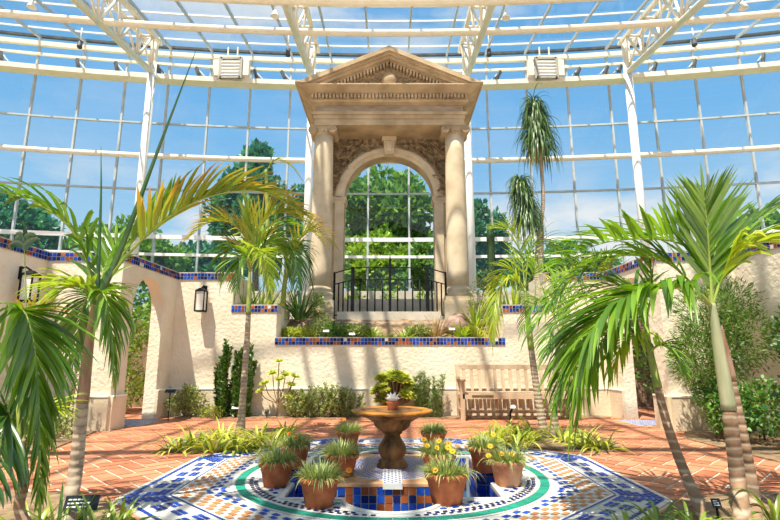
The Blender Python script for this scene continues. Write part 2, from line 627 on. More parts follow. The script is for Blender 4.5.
def build_court():
    mb = MB()
    n = 256
    zb, zt = 0.0, 0.004
    C = COURT
    ins, outs = [], []
    for k in range(n):
        a = 2 * PI * (k + 0.5) / n
        rp = pool_r(a)
        aa = a - round(a / (PI / 4)) * (PI / 4)
        ins.append(V((rp * math.cos(a), rp * math.sin(a), zb)) + C)
        ro = CA / math.cos(aa)
        outs.append(V((ro * math.cos(a), ro * math.sin(a), zb)) + C)
    for k in range(n):
        j = (k + 1) % n
        mb.quad(ins[k], outs[k], outs[j], ins[j], 0)
        mb.quad(outs[k], outs[k] + V((0, 0, -0.04)), outs[j] + V((0, 0, -0.04)), outs[j], 0)
    WHT, BLU, ORG, GRN, NVY = 1, 2, 3, 4, 5

    def tile(nv, tv, d0, d1, t0, t1, mi):
        pts = [C + nv * d0 + tv * t0, C + nv * d1 + tv * t0, C + nv * d1 + tv * t1, C + nv * d0 + tv * t1]
        mb.add([p + V((0, 0, zt)) for p in pts], [(0, 1, 2, 3)], mi, False, R.random())

    for k in range(8):
        a = k * PI / 4
        nv, tv = V((math.cos(a), math.sin(a), 0)), V((-math.sin(a), math.cos(a), 0))
        tan = math.tan(PI / 8)

        def row(d0, d1, step, duty, mi, off=0.0, tmin=None, tmax=None, cond=None, gap=0.0):
            half = d0 * tan - 0.004
            lo, hi = -half, half
            m = int((hi - lo) / step) + 2
            for q in range(-1, m):
                t0 = lo + (q + off) * step
                t1 = t0 + step * duty
                t0, t1 = max(t0, lo), min(t1, hi)
                if t1 - t0 < step * 0.15:
                    continue
                tm = (t0 + t1) / 2
                if cond and not cond(tm, half):
                    continue
                tile(nv, tv, d0, d1, t0, t1, mi)
        # white kerb line then the narrow blue border
        row(1.965, 1.998, 0.14, 0.96, WHT)
        row(1.930, 1.958, 0.060, 0.86, BLU)
        row(1.900, 1.926, 0.060, 0.86, BLU, 0.5, cond=lambda t, h: h - abs(t) < 0.22)
        # the outer band: lozenges of four small tiles, dense blue at the corners
        for r_ in range(5):
            d0 = 1.690 + r_ * 0.042
            row(d0, d0 + 0.036, 0.058, 0.86, BLU, 0.5 * (r_ % 2), cond=lambda t, h, r_=r_: h - abs(t) < 0.19 - 0.02 * r_)
        for c_ in (-2, -1, 0, 1, 2):
            tc = c_ * 0.205
            for dc in (1.735, 1.838) if c_ % 2 == 0 else (1.787,):
                if abs(tc) > dc * tan - 0.30:
                    continue
                for a1 in (-1, 1):
                    for a2 in (-1, 1):
                        tile(nv, tv, dc + a1 * 0.019 - 0.015, dc + a1 * 0.019 + 0.015, tc + a2 * 0.036 - 0.031, tc + a2 * 0.036 + 0.031, BLU)
        row(1.652, 1.664, 0.30, 0.98, BLU)
        row(1.632, 1.648, 0.30, 0.98, WHT)
        # orange dashes
        for r_ in range(4):
            d0 = 1.445 + r_ * 0.047
            row(d0, d0 + 0.038, 0.135, 0.52, ORG, 0.5 * (r_ % 2))
        # blue dashes, running in until the green ring
        for r_ in range(5):
            d0 = 1.205 + r_ * 0.047

            def ok(t, h, d0=d0):
                return math.hypot(d0, t) > 1.355 and math.hypot(d0 + 0.03, abs(t) - 0.03) > 1.35
            row(d0, d0 + 0.036, 0.125, 0.5, BLU, 0.5 * (r_ % 2), cond=ok)

    def ring(r0, r1, m, duty, mi, off=0.0, pick=None):
        for q in range(m):
            a0 = 2 * PI * (q + off) / m
            a1 = a0 + 2 * PI / m * duty
            am = (a0 + a1) / 2
            if any(inside_pool(rr * math.cos(aa), rr * math.sin(aa), 0.05) for rr in (r0, r1) for aa in (a0, a1)):
                continue
            pts = [C + V((r * math.cos(x), r * math.sin(x), zt)) for r, x in ((r0, a0), (r1, a0), (r1, a1), (r0, a1))]
            mb.add(pts, [(0, 1, 2, 3)], pick(q) if pick else mi, False, R.random())
    ring(1.325, 1.345, 90, 0.97, WHT)
    ring(1.245, 1.318, 84, 0.95, GRN)
    ring(1.215, 1.238, 90, 0.97, WHT)
    ring(1.178, 1.208, 130, 0.55, NVY)
    ring(1.140, 1.172, 130, 0.55, NVY, 0.5)
    ring(1.112, 1.133, 90, 0.97, WHT)
    for i, r0 in enumerate((1.065, 1.015, 0.965, 0.915, 0.865)):
        ring(r0, r0 + 0.036, 74 - i * 4, 0.5, BLU, 0.5 * (i % 2), pick=lambda q: (BLU, BLU, NVY, ORG, BLU, GRN)[(q * 5 + i) % 6] if i > 1 else BLU)
    # white rim of the pool
    for k in range(n):
        j = (k + 1) % n
        a0, a1 = 2 * PI * (k + 0.5) / n, 2 * PI * (k + 1.5) / n
        pts = [C + V((r * math.cos(x), r * math.sin(x), 0.012)) for r, x in
               ((pool_r(a0), a0), (pool_r(a0) + 0.045, a0), (pool_r(a1) + 0.045, a1), (pool_r(a1), a1))]
        mb.add(pts, [(0, 1, 2, 3)], WHT)
        low = [pts[3] - V((0, 0, 0.012)), pts[2] - V((0, 0, 0.012)), pts[1] - V((0, 0, 0.012)), pts[0] - V((0, 0, 0.012))]
        mb.add([pts[1], low[2], low[1], pts[2]], [(0, 1, 2, 3)], WHT)
        mb.add([pts[3], low[0], low[3], pts[0]], [(0, 1, 2, 3)], WHT)
    o = mb.build('court_floor', ['grout', 't_white', 't_blue', 't_orange', 't_green', 't_navy'])
    struct(o)


build_court()


def tile_strip(mb, p0, p1, z0, rows, size, out, pick, gap=0.006, lift=0.006, mi_base=0):
    """small square tiles in rows along p0->p1, from height z0 upwards, standing off along 'out'"""
    p0, p1, out = V(p0), V(p1), V(out).normalized()
    d = p1 - p0
    n = max(1, round(d.length / size))
    s = d.length / n
    d.normalize()
    for r in range(rows):
        for i in range(n):
            a = p0 + d * (i * s + gap / 2) + V((0, 0, z0 + r * size + gap / 2)) + out * lift
            b = a + d * (s - gap)
            c = b + V((0, 0, size - gap))
            e = a + V((0, 0, size - gap))
            mb.add([a, b, c, e], [(0, 1, 2, 3)], pick(i, r), False, R.random())


# ================================================================== fountain
def build_fountain():
    C = COURT
    root = thing('fountain', C, 'brown pedestal fountain with wide scalloped bowl rising from the blue tiled pool', 'fountain')
    # basin
    mb = MB()
    n = 128
    depth = -0.40
    ring = [V((pool_r(2 * PI * (k + .5) / n) * math.cos(2 * PI * (k + .5) / n), pool_r(2 * PI * (k + .5) / n) * math.sin(2 * PI * (k + .5) / n), 0)) + C for k in range(n)]
    for k in range(n):
        j = (k + 1) % n
        a, b = ring[k], ring[j]
        mb.quad(a, b, b + V((0, 0, depth)), a + V((0, 0, depth)), 0)
    mb.add([r + V((0, 0, depth)) for r in ring], [tuple(range(n))], 2)
    pick = lambda i, r: (2 if R.random() < 0.62 else (1 if R.random() < 0.5 else 3))
    corners = [V((-HP, -HP, 0)), V((HP, -HP, 0)), V((HP, HP, 0)), V((-HP, HP, 0))]
    for i in range(4):
        a, b = corners[i] + C, corners[(i + 1) % 4] + C
        inn = (C - (a + b) / 2).normalized()
        d = (b - a)
        L = d.length
        d.normalize()
        tile_strip(mb, a, a + d * (HP - LR), -0.32, 4, 0.078, inn, pick)
        tile_strip(mb, b - d * (HP - LR), b, -0.32, 4, 0.078, inn, pick)
        mid = (a + b) / 2
        for q in range(12):
            t0, t1 = PI * q / 12, PI * (q + 1) / 12
            pa = mid - d * LR * math.cos(t0) - inn * LR * math.sin(t0)
            pb = mid - d * LR * math.cos(t1) - inn * LR * math.sin(t1)
            tile_strip(mb, pa, pb, -0.32, 4, 0.078, (mid - (pa + pb) / 2), pick)
    mb.build('pool_basin', ['coping_grout', 't_rust', 't_blue', 't_navy'], root)
    mb = MB()
    mb.add([C + V((r.x - C.x, r.y - C.y, -0.21)) for r in ring], [tuple(range(n))])
    mb.build('water', 'water', root)
    # plinth
    hx, hy, ch, zt = 0.52, 0.60, 0.10, 0.06
    poly = [(-hx + ch, -hy), (hx - ch, -hy), (hx, -hy + ch), (hx, hy - ch), (hx - ch, hy), (-hx + ch, hy), (-hx, hy - ch), (-hx, -hy + ch)]
    pw = [(x + C.x, y + C.y) for x, y in poly]
    mb = MB()
    mb.prism(pw, 'z', depth, zt - 0.02, 0)
    m = len(pw)
    for i in range(m):
        a, b = V((*pw[i], 0)), V((*pw[(i + 1) % m], 0))
        out = V(((b - a).y, -(b - a).x, 0))
        tile_strip(mb, a, b, -0.375, 7, 0.0590, out, lambda i, r: 1 if (R.random() < 0.33) else (2 if R.random() < 0.75 else 3))
    mb.build('plinth', ['coping_grout', 't_rust', 't_blue', 't_navy'], root)
    mb = MB()
    big = [(x * 1.015 + C.x, y * 1.015 + C.y) for x, y in poly]
    mb.prism(big, 'z', zt - 0.02, zt, 0)
    mb.build('plinth_ledge', 'ledge_terra', root)
    # mosaic top
    mb = MB()
    k = 48
    disc = [(C.x + 0.43 * math.cos(2 * PI * i / k), C.y + 0.5 * math.sin(2 * PI * i / k)) for i in range(k)]
    mb.prism(disc, 'z', zt, zt + 0.004, 0)
    for i in range(13):
        r = 0.13 + i * 0.023
        m = int(2 * PI * r / 0.036)
        for q in range(m):
            a0 = 2 * PI * (q + 0.5 * (i % 2)) / m
            a1 = a0 + 2 * PI / m * 0.62
            pts = [C + V((rr * math.cos(x), rr * 1.16 * math.sin(x), zt + 0.007)) for rr, x in ((r, a0), (r + 0.014, a0), (r + 0.014, a1), (r, a1))]
            mb.add(pts, [(0, 1, 2, 3)], 1 if (i + q) % 5 else 2, False, R.random())
    mb.build('mosaic', ['t_white', 't_blue', 't_orange'], root)
    mb = MB()
    mb.box((C.x - 0.075, C.y - 0.625, zt), (C.x + 0.075, C.y - 0.13, zt + 0.010), 0)
    mb.box((C.x - 0.075, C.y - 0.625, 0.025), (C.x + 0.075, C.y - 0.612, zt), 0)
    for i in range(16):
        for j in range(5):
            x = C.x - 0.070 + j * 0.029
            y = C.y - 0.615 + i * 0.031
            mb.add([(x, y, zt + .0125), (x + 0.018, y, zt + .0125), (x + 0.018, y + 0.016, zt + .0125), (x, y + 0.016, zt + .0125)], [(0, 1, 2, 3)], 1 if (i + j) % 2 == 0 else 0, False, R.random())
    mb.build('spill_channel', ['t_white', 't_blue'], root)
    # pedestal
    mb = MB()
    prof = [(0.0, 0.06), (0.135, 0.06), (0.135, 0.085), (0.118, 0.10), (0.122, 0.115), (0.100, 0.13), (0.094, 0.14), (0.112, 0.165), (0.126, 0.20), (0.122, 0.235), (0.102, 0.27),
            (0.078, 0.305), (0.070, 0.335), (0.088, 0.345), (0.090, 0.358), (0.076, 0.366)]
    mb.lathe([(max(r, 0.001), z) for r, z in prof], (C.x, C.y, 0), 32)
    mb.build('pedestal', 'font', root)
    mb = MB()
    prof = [(0.001, 0.352), (0.08, 0.356), (0.115, 0.375), (0.150, 0.410), (0.158, 0.440), (0.20, 0.468), (0.27, 0.495), (0.312, 0.515), (0.318, 0.522), (0.30, 0.526), (0.2, 0.51), (0.001, 0.50)]
    mb.lathe(prof, (C.x, C.y, 0), 64, scallop=lambda a, i: (0.09 * abs(math.sin(7 * a)) - 0.03) if 1 < i < 6 else 0)
    mb.build('bowl', 'font', root)
    mb = MB()
    prof = [(0.295, 0.515), (0.318, 0.520), (0.350, 0.527), (0.358, 0.536), (0.350, 0.546), (0.318, 0.550), (0.288, 0.548), (0.275, 0.540)]
    mb.lathe(prof, (C.x, C.y, 0), 96, scallop=lambda a, i: 0.055 * abs(math.cos(6 * a)) - 0.03, cap=False)
    mb.build('bowl_rim', 'font_rim', root)
    mb = MB()
    mb.add([V((C.x + 0.30 * math.cos(2 * PI * i / 48), C.y + 0.30 * math.sin(2 * PI * i / 48), 0.543)) for i in range(48)], [tuple(range(48))])
    mb.build('bowl_floor', 'font', root)
    # small clay spout cup carrying white petals
    mb = MB()
    mb.lathe([(0.001, 0.50), (0.045, 0.50), (0.045, 0.57), (0.055, 0.60), (0.058, 0.615), (0.045, 0.62), (0.035, 0.60), (0.001, 0.60)], (C.x + 0.005, C.y, 0), 20)
    cup = mb.build('spout_cup', 'terra', root)
    mb = MB()
    for ringi, (cnt, tilt, L, w) in enumerate(((8, 0.9, 0.075, 0.045), (6, 0.5, 0.09, 0.045), (4, 0.15, 0.10, 0.035))):
        for q in range(cnt):
            a = 2 * PI * q / cnt + ringi * 0.4
            d = V((math.cos(a) * math.sin(tilt), math.sin(a) * math.sin(tilt), math.cos(tilt)))
            mb.blade(C + V((0.005 + 0.018 * math.cos(a), 0.018 * math.sin(a), 0.603)), d, V((-math.cos(a), -math.sin(a), 0.3)), L, w, -0.1, 4, 0.2, prof=1)
    mb.build('petals', 'white', cup)


build_fountain()

# ================================================================== potted gazanias
def silver_tuft(c, rad, h, n, seed, mat_leaf='silver'):
    rr = random.Random(seed)
    mb = MB()
    for i in range(n):
        a = rr.uniform(0, 2 * PI)
        q = math.sqrt(rr.random()) * rad * 0.85
        el = rr.uniform(0.25, 1.45)
        d = V((math.cos(a) * math.cos(el), math.sin(a) * math.cos(el), math.sin(el)))
        L = rr.uniform(0.5, 1.15) * h
        mb.blade(c + V((q * math.cos(a), q * math.sin(a), 0)), d, V((0, 0, 1)), L, rr.uniform(0.005, 0.010), rr.uniform(0.2, 2.3), 5, 0.1, tone=rr.random())
    return mb


def flower(mb, c, r, up=V((0, -0.5, 0.85)), mi=0):
    up = up.normalized()
    s = up.cross(V((1, 0, 0.2))).normalized()
    t = up.cross(s)
    for k in range(10):
        a = 2 * PI * k / 10
        d = (s * math.cos(a) + t * math.sin(a) + up * 0.25)
        mb.blade(c, d, up, r, r * 0.45, 0.05, 3, 0.05, mi, R.random(), prof=1)
    mb.blob(c + up * r * 0.12, r * 0.22, mi + 1, 6)


POTS = [
    # u, v(base), z, rim radius, height, material, [flower offsets (dx,dy,dz)], colour, label
    (319, 510, 0.0, 0.137, 0.19, 'terra', [(0.20, 0.02, 0.03, 1)], 'terracotta pot with one orange daisy at the front pool corner away from the bench'),
    (276, 489, 0.0, 0.140, 0.19, 'terra', [], 'terracotta pot of flowerless trailing leaves, outermost on the side away from the bench'),
    (295, 470, 0.0, 0.130, 0.20, 'terra', [(-0.06, -0.02, 0.10, 1), (0.02, -0.09, 0.07, 1)], 'darker terracotta pot with orange daisies, behind the outermost pot away from the bench'),
    (341, 478, 0.064, 0.140, 0.17, 'terra', [(0.10, -0.05, 0.02, 1)], 'terracotta pot of spiky leaves on the fountain plinth, away from the bench'),
    (348, 449, 0.0, 0.135, 0.18, 'terra', [(-0.05, 0.0, 0.12, 1)], 'terracotta pot behind the fountain, away from the bench, half hidden by the plinth pot'),
    (447, 507, 0.0, 0.150, 0.20, 'terra', [(-0.09, -0.10, 0.03, 0), (0.06, 0.1, 0.12, 0), (0.02, 0.02, 0.16, 0)], 'terracotta pot with three yellow daisies at the front pool corner towards the bench'),
    (508, 488, 0.0, 0.140, 0.19, 'terra_pale', [(-0.13, 0.0, 0.10, 0), (-0.05, -0.06, 0.05, 0), (-0.15, -0.02, 0.03, 0), (0.02, -0.08, 0.05, 0)], 'chalk-stained terracotta pot with yellow daisies, outermost on the bench side'),
    (484, 474, 0.0, 0.128, 0.21, 'terra', [(0.10, 0.02, 0.10, 0)], 'tall dark terracotta pot behind the chalk-stained pot'),
    (439, 477, 0.064, 0.140, 0.17, 'terra', [(-0.10, -0.06, 0.06, 0), (0.0, -0.07, 0.10, 0), (0.08, -0.05, 0.08, 0), (-0.02, -0.1, 0.05, 0), (-0.12, 0, 0.1, 0)], 'terracotta pot crowded with yellow daisies on the fountain plinth, towards the bench'),
    (434, 451, 0.0, 0.140, 0.19, 'terra', [(-0.06, -0.09, 0.02, 0)], 'terracotta pot behind the fountain, towards the bench, with a mound of fine leaves'),
]


def build_pots():
    for i, (u, v, z, r, h, mt, fl, label) in enumerate(POTS):
        p = gnd(u, v, z)
        p.y += r * 0.7
        p.x *= (p.y) / (p.y - r * 0.7)
        p.z = z + (0.004 if z == 0 else 0.0)
        root = thing('potted_daisy', p, label, 'potted plant', 'potted daisies around the fountain')
        mb = MB()
        prof = [(0.001, 0), (r * 0.70, 0), (r * 0.92, h * 0.76), (r * 0.93, h * 0.78), (r * 1.02, h * 0.785), (r * 1.05, h * 0.99), (r * 1.02, h), (r * 0.92, h), (r * 0.90, h * 0.9), (0.001, h * 0.9)]
        mb.lathe(prof, p, 32)
        mb.build('pot', mt, root)
        mb = MB()
        mb.lathe([(0.001, h * 0.90), (r * 0.9, h * 0.90), (r * 0.6, h * 0.96), (0.001, h * 0.97)], p, 20)
        mb.build('soil', 'soil', root)
        mb = silver_tuft(p + V((0, 0, h * 0.93)), r * 1.0, 0.125, 560, 40 + i)
        # a few strands hang over the rim
        for q in range(12):
            a = R.uniform(-PI, 0.2)
            d = V((math.cos(a), math.sin(a), 0.5))
            mb.blade(p + V((math.cos(a) * r * 0.85, math.sin(a) * r * 0.85, h)), d, V((0, 0, 1)), R.uniform(0.10, 0.2), 0.009, 3.4, 6, 0.1, tone=R.uniform(0.5, 1))
        mb.build('foliage', 'silver', root)
        for dx, dy, dz, colr in fl:
            mb = MB()
            q = p + V((dx, dy, h + dz))
            mb.tube([p + V((dx * 0.4, dy * 0.4, h * 0.95)), p + V((dx * 0.8, dy * 0.8, h + dz * 0.7)), q], 0.003, 5, 2)
            flower(mb, q, 0.028, V((R.uniform(-.3, .3), -0.7, 0.7)))
            mb.build('flower', ['petal_orange' if colr else 'petal', 'font_rim', 'stem_green'], root)


build_pots()
# ================================================================== garden walls
WT = 2.55          # top of the high walls
YB = 9.25         # face of the back wall
NAVY_PICK = lambda i, r: (2 if R.random() < 0.40 else (3 if R.random() < 0.5 else (1 if R.random() < 0.93 else 4)))
COPING = ['coping_grout', 't_rust', 't_blue', 't_navy', 't_white']


def wall_facet(name, p0, p1, z1, out, thick=0.36, opening=None, dado=True, z0=0.0):
    """a stuccoed stretch of wall from p0 to p1 (ground points on its face); out = side of the court"""
    p0, p1, out = V((*p0, 0)), V((*p1, 0)), V((*out, 0)).normalized()
    d = (p1 - p0)
    L = d.length
    d.normalize()
    mb = MB()
    N = 48 if opening else 1
    ss = [L * i / N for i in range(N + 1)]
    if opening:
        c, hw, spring, apex = opening
        ss = sorted(set([s for s in ss if not (c - hw - .03 < s < c + hw + .03)] + [c + hw * math.cos(PI * k / 24) for k in range(25)]))

    def zb(s):
        if opening and c - hw - 1e-6 <= s <= c + hw + 1e-6:
            q = max(0, 1 - ((s - c) / hw) ** 2)
            return spring + (apex - spring) * math.sqrt(q)
        return z0
    back = -out * thick
    for i in range(len(ss) - 1):
        a, b = ss[i], ss[i + 1]
        mid = (a + b) / 2
        inside = opening and c - hw < mid < c + hw
        za, zb_ = (zb(a), zb(b)) if inside else (z0, z0)
        A, B = p0 + d * a, p0 + d * b
        k = [A + V((0, 0, za)), B + V((0, 0, zb_)), B + V((0, 0, z1)), A + V((0, 0, z1))]
        mb.add(k, [(0, 1, 2, 3)])
        mb.add([q + back for q in k], [(3, 2, 1, 0)])
        mb.add([k[3], k[2], k[2] + back, k[3] + back], [(0, 1, 2, 3)])
        if inside:
            mb.add([k[0], k[1], k[1] + back, k[0] + back], [(3, 2, 1, 0)])
    ends = [0, L] + ([c - hw, c + hw] if opening else [])
    for e in ends:
        A = p0 + d * e
        top = z1 if e in (0, L) else spring
        mb.add([A + V((0, 0, z0)), A + V((0, 0, top)), A + back + V((0, 0, top)), A + back + V((0, 0, z0))], [(0, 1, 2, 3)])
    o = mb.build(name, 'stucco')
    struct(o)
    # tiled coping
    mb = MB()
    size, rows = 0.062, 2
    zc = z1 - rows * size - 0.01
    a, b = p0, p1
    q = [a + out * 0.012 - d * 0.012, b + out * 0.012 + d * 0.012]
    mb.add([q[0] + V((0, 0, zc)), q[1] + V((0, 0, zc)), q[1] + V((0, 0, z1 + .012)), q[0] + V((0, 0, z1 + .012)),
            q[0] + back * 1.05 + V((0, 0, zc)), q[1] + back * 1.05 + V((0, 0, zc)), q[1] + back * 1.05 + V((0, 0, z1 + .012)), q[0] + back * 1.05 + V((0, 0, z1 + .012))],
           [(0, 1, 2, 3), (7, 6, 5, 4), (3, 2, 6, 7), (0, 4, 5, 1), (0, 3, 7, 4), (1, 5, 6, 2)], 0)
    tile_strip(mb, q[0], q[1], zc + 0.006, rows, size, out, NAVY_PICK, 0.008, 0.006)
    mb.build('tile_coping', COPING, o)
    if dado:
        mb = MB()
        segs = [(0, L)] if not opening else [(0, c - hw), (c + hw, L)]
        for s0, s1 in segs:
            A, B = p0 + d * s0, p0 + d * s1
            for (zz0, zz1, th, mi) in ((0, 0.455, 0.045, 0), (0.455, 0.475, 0.055, 1)):
                f = [A + out * th, B + out * th]
                mb.add([f[0] + V((0, 0, zz0)), f[1] + V((0, 0, zz0)), f[1] + V((0, 0, zz1)), f[0] + V((0, 0, zz1)),
                        A + V((0, 0, zz0)), B + V((0, 0, zz0)), B + V((0, 0, zz1)), A + V((0, 0, zz1))],
                       [(0, 1, 2, 3), (3, 2, 6, 7), (0, 3, 7, 4), (1, 5, 6, 2)], mi)
        mb.build('dado', ['dado', 'ledge'], o)
    return o


for sx, side in ((-1, 'left'), (1, 'right')):
    # back wall: high pier, then a step
    def q(x):
        return sx * x
    wall_facet('wall_back_pier_' + side, (q(3.93), YB), (q(2.89), YB), WT, (0, -1))
    wall_facet('wall_back_step_' + side, (q(2.89), YB), (q(2.07), YB), 1.95, (0, -1))
    # wing running forward, with the arch
    p0, p1 = V((3.97 * sx, 7.4)), V((3.92 * sx, 9.25 + 0.3))
    wall_facet('wall_%s' % side, p0, p1, WT, (-sx, -0.03), 0.20, opening=(0.86, 0.49, 1.80, 2.30))
    wall_facet('wall_%s_return' % side, (5.15 * sx, 7.4), (3.97 * sx, 7.4), WT, (0, -1))
    wall_facet('wall_%s_outer' % side, (5.10 * sx, 2.6), (5.10 * sx, 7.45), WT, (-sx, 0))
o = wall_facet('wall_back', (-2.07, YB), (2.07, YB), 1.36, (0, -1), 0.30)
# side cheeks of the planter steps
for sx in (-1, 1):
    for x, zt in ((2.07, 1.94), (2.89, 2.54)):
        mb = MB()
        mb.box((min(sx * x, sx * (x + 0.12)), YB + 0.362, 0.0), (max(sx * x, sx * (x + 0.12)), YB + 1.2, zt))
        struct(mb.build('wall_planter', 'stucco'))

# soil: the planter slope, the terrace, the beds
mb = MB()
nx, ny = 40, 14
for iy in range(ny + 1):
    for ix in range(nx + 1):
        x = -2.07 + 4.14 * ix / nx
        y = YB + 0.28 + 1.5 * iy / ny
        t = min(1, iy / 9)
        z = 1.28 + 0.50 * t + R.uniform(-.03, .03)
        if iy == 0:
            z = 1.27
        mb.v.append((x, y, z))
for iy in range(ny):
    for ix in range(nx):
        a = iy * (nx + 1) + ix
        mb.f.append([a, a + 1, a + nx + 2, a + nx + 1])
        mb.mi.append(0)
        mb.sm.append(True)
        mb.tn.append(.5)
        mb.tp.append(0)
struct(mb.build('planter_ground', 'soil'))
mb = MB()
mb.box((-20, 10.9, -0.1), (20, 21.5, 1.80))
for sx in (-1, 1):
    mb.box((min(sx * 2.17, sx * 9), YB + 0.36, 0.5), (max(sx * 2.17, sx * 9), 11.0, 1.78)) if False else None
struct(mb.build('terrace_ground', 'soil'))
mb = MB()
for sx in (-1, 1):
    mb.box((min(sx * 2.17, sx * 3.72), YB + 0.36, -0.1), (max(sx * 2.17, sx * 3.72), 10.95, 1.78))
struct(mb.build('shoulder_ground', 'soil'))


def bed(name, pts, z=0.014):
    mb = MB()
    n = len(pts)
    vs = [V((p[0], p[1], z)) for p in pts]
    mb.add(vs, [tuple(range(n))])
    mb.add(vs + [V((p.x, p.y, -0.02)) for p in vs], [(i, (i + 1) % n, n + (i + 1) % n, n + i) for i in range(n)])
    struct(mb.build(name, 'soil'))


g2 = lambda lst: [(gnd(u, v).x, gnd(u, v).y) for u, v in lst]
bed('wall_bed_ground', [(-3.72, 8.85), (3.72, 8.85), (3.72, 9.22), (-3.72, 9.22)])
bed('clump_bed_ground', g2([(158, 452), (200, 454), (283, 446), (300, 436), (285, 428), (200, 432), (168, 442)]))
bed('clump_bed_ground', g2([(626, 452), (584, 453), (500, 445), (478, 436), (496, 428), (580, 431), (612, 441)]))
bed('side_bed_ground', [(-5.05, 3.2), (-3.55, 4.6), (-3.72, 5.8), (-4.05, 7.3), (-5.05, 7.34)])
bed('side_bed_ground', [(5.09, 3.2), (5.09, 7.38), (4.05, 7.3), (3.72, 6.6), (3.75, 5.6), (3.95, 3.6)])
bed('front_bed_ground', [(-5.05, 3.15), (-3.0, 4.05), (-2.5, 4.08), (-2.06, 3.88), (-0.86, 2.66), (-0.86, 1.7), (-5.05, 1.7)])
bed('front_bed_ground', [(2.1, 3.88), (0.9, 2.66), (0.9, 1.7), (5.05, 1.7), (5.05, 3.15), (3.7, 3.9), (2.7, 4.1)])

# blue and white tiled thresholds in the two archways
for sx in (-1, 1):
    mb = MB()
    for i in range(12):
        for j in range(16):
            x0, y0 = 3.75 + i * 0.06, 7.9 + j * 0.045
            mb.add([(sx * x0, y0, 0.006), (sx * (x0 + .052), y0, 0.006), (sx * (x0 + .052), y0 + .042, 0.006), (sx * x0, y0 + .042, 0.006)], [(0, 1, 2, 3)], 1 if (i + j) % 2 else 0, False, R.random())
    mb.add([(sx * 3.73, 7.88, 0.003), (sx * 4.5, 7.88, 0.003), (sx * 4.5, 8.64, 0.003), (sx * 3.73, 8.64, 0.003)], [(0, 1, 2, 3)], 2)
    struct(mb.build('threshold_floor', ['t_white', 't_blue', 'grout']))


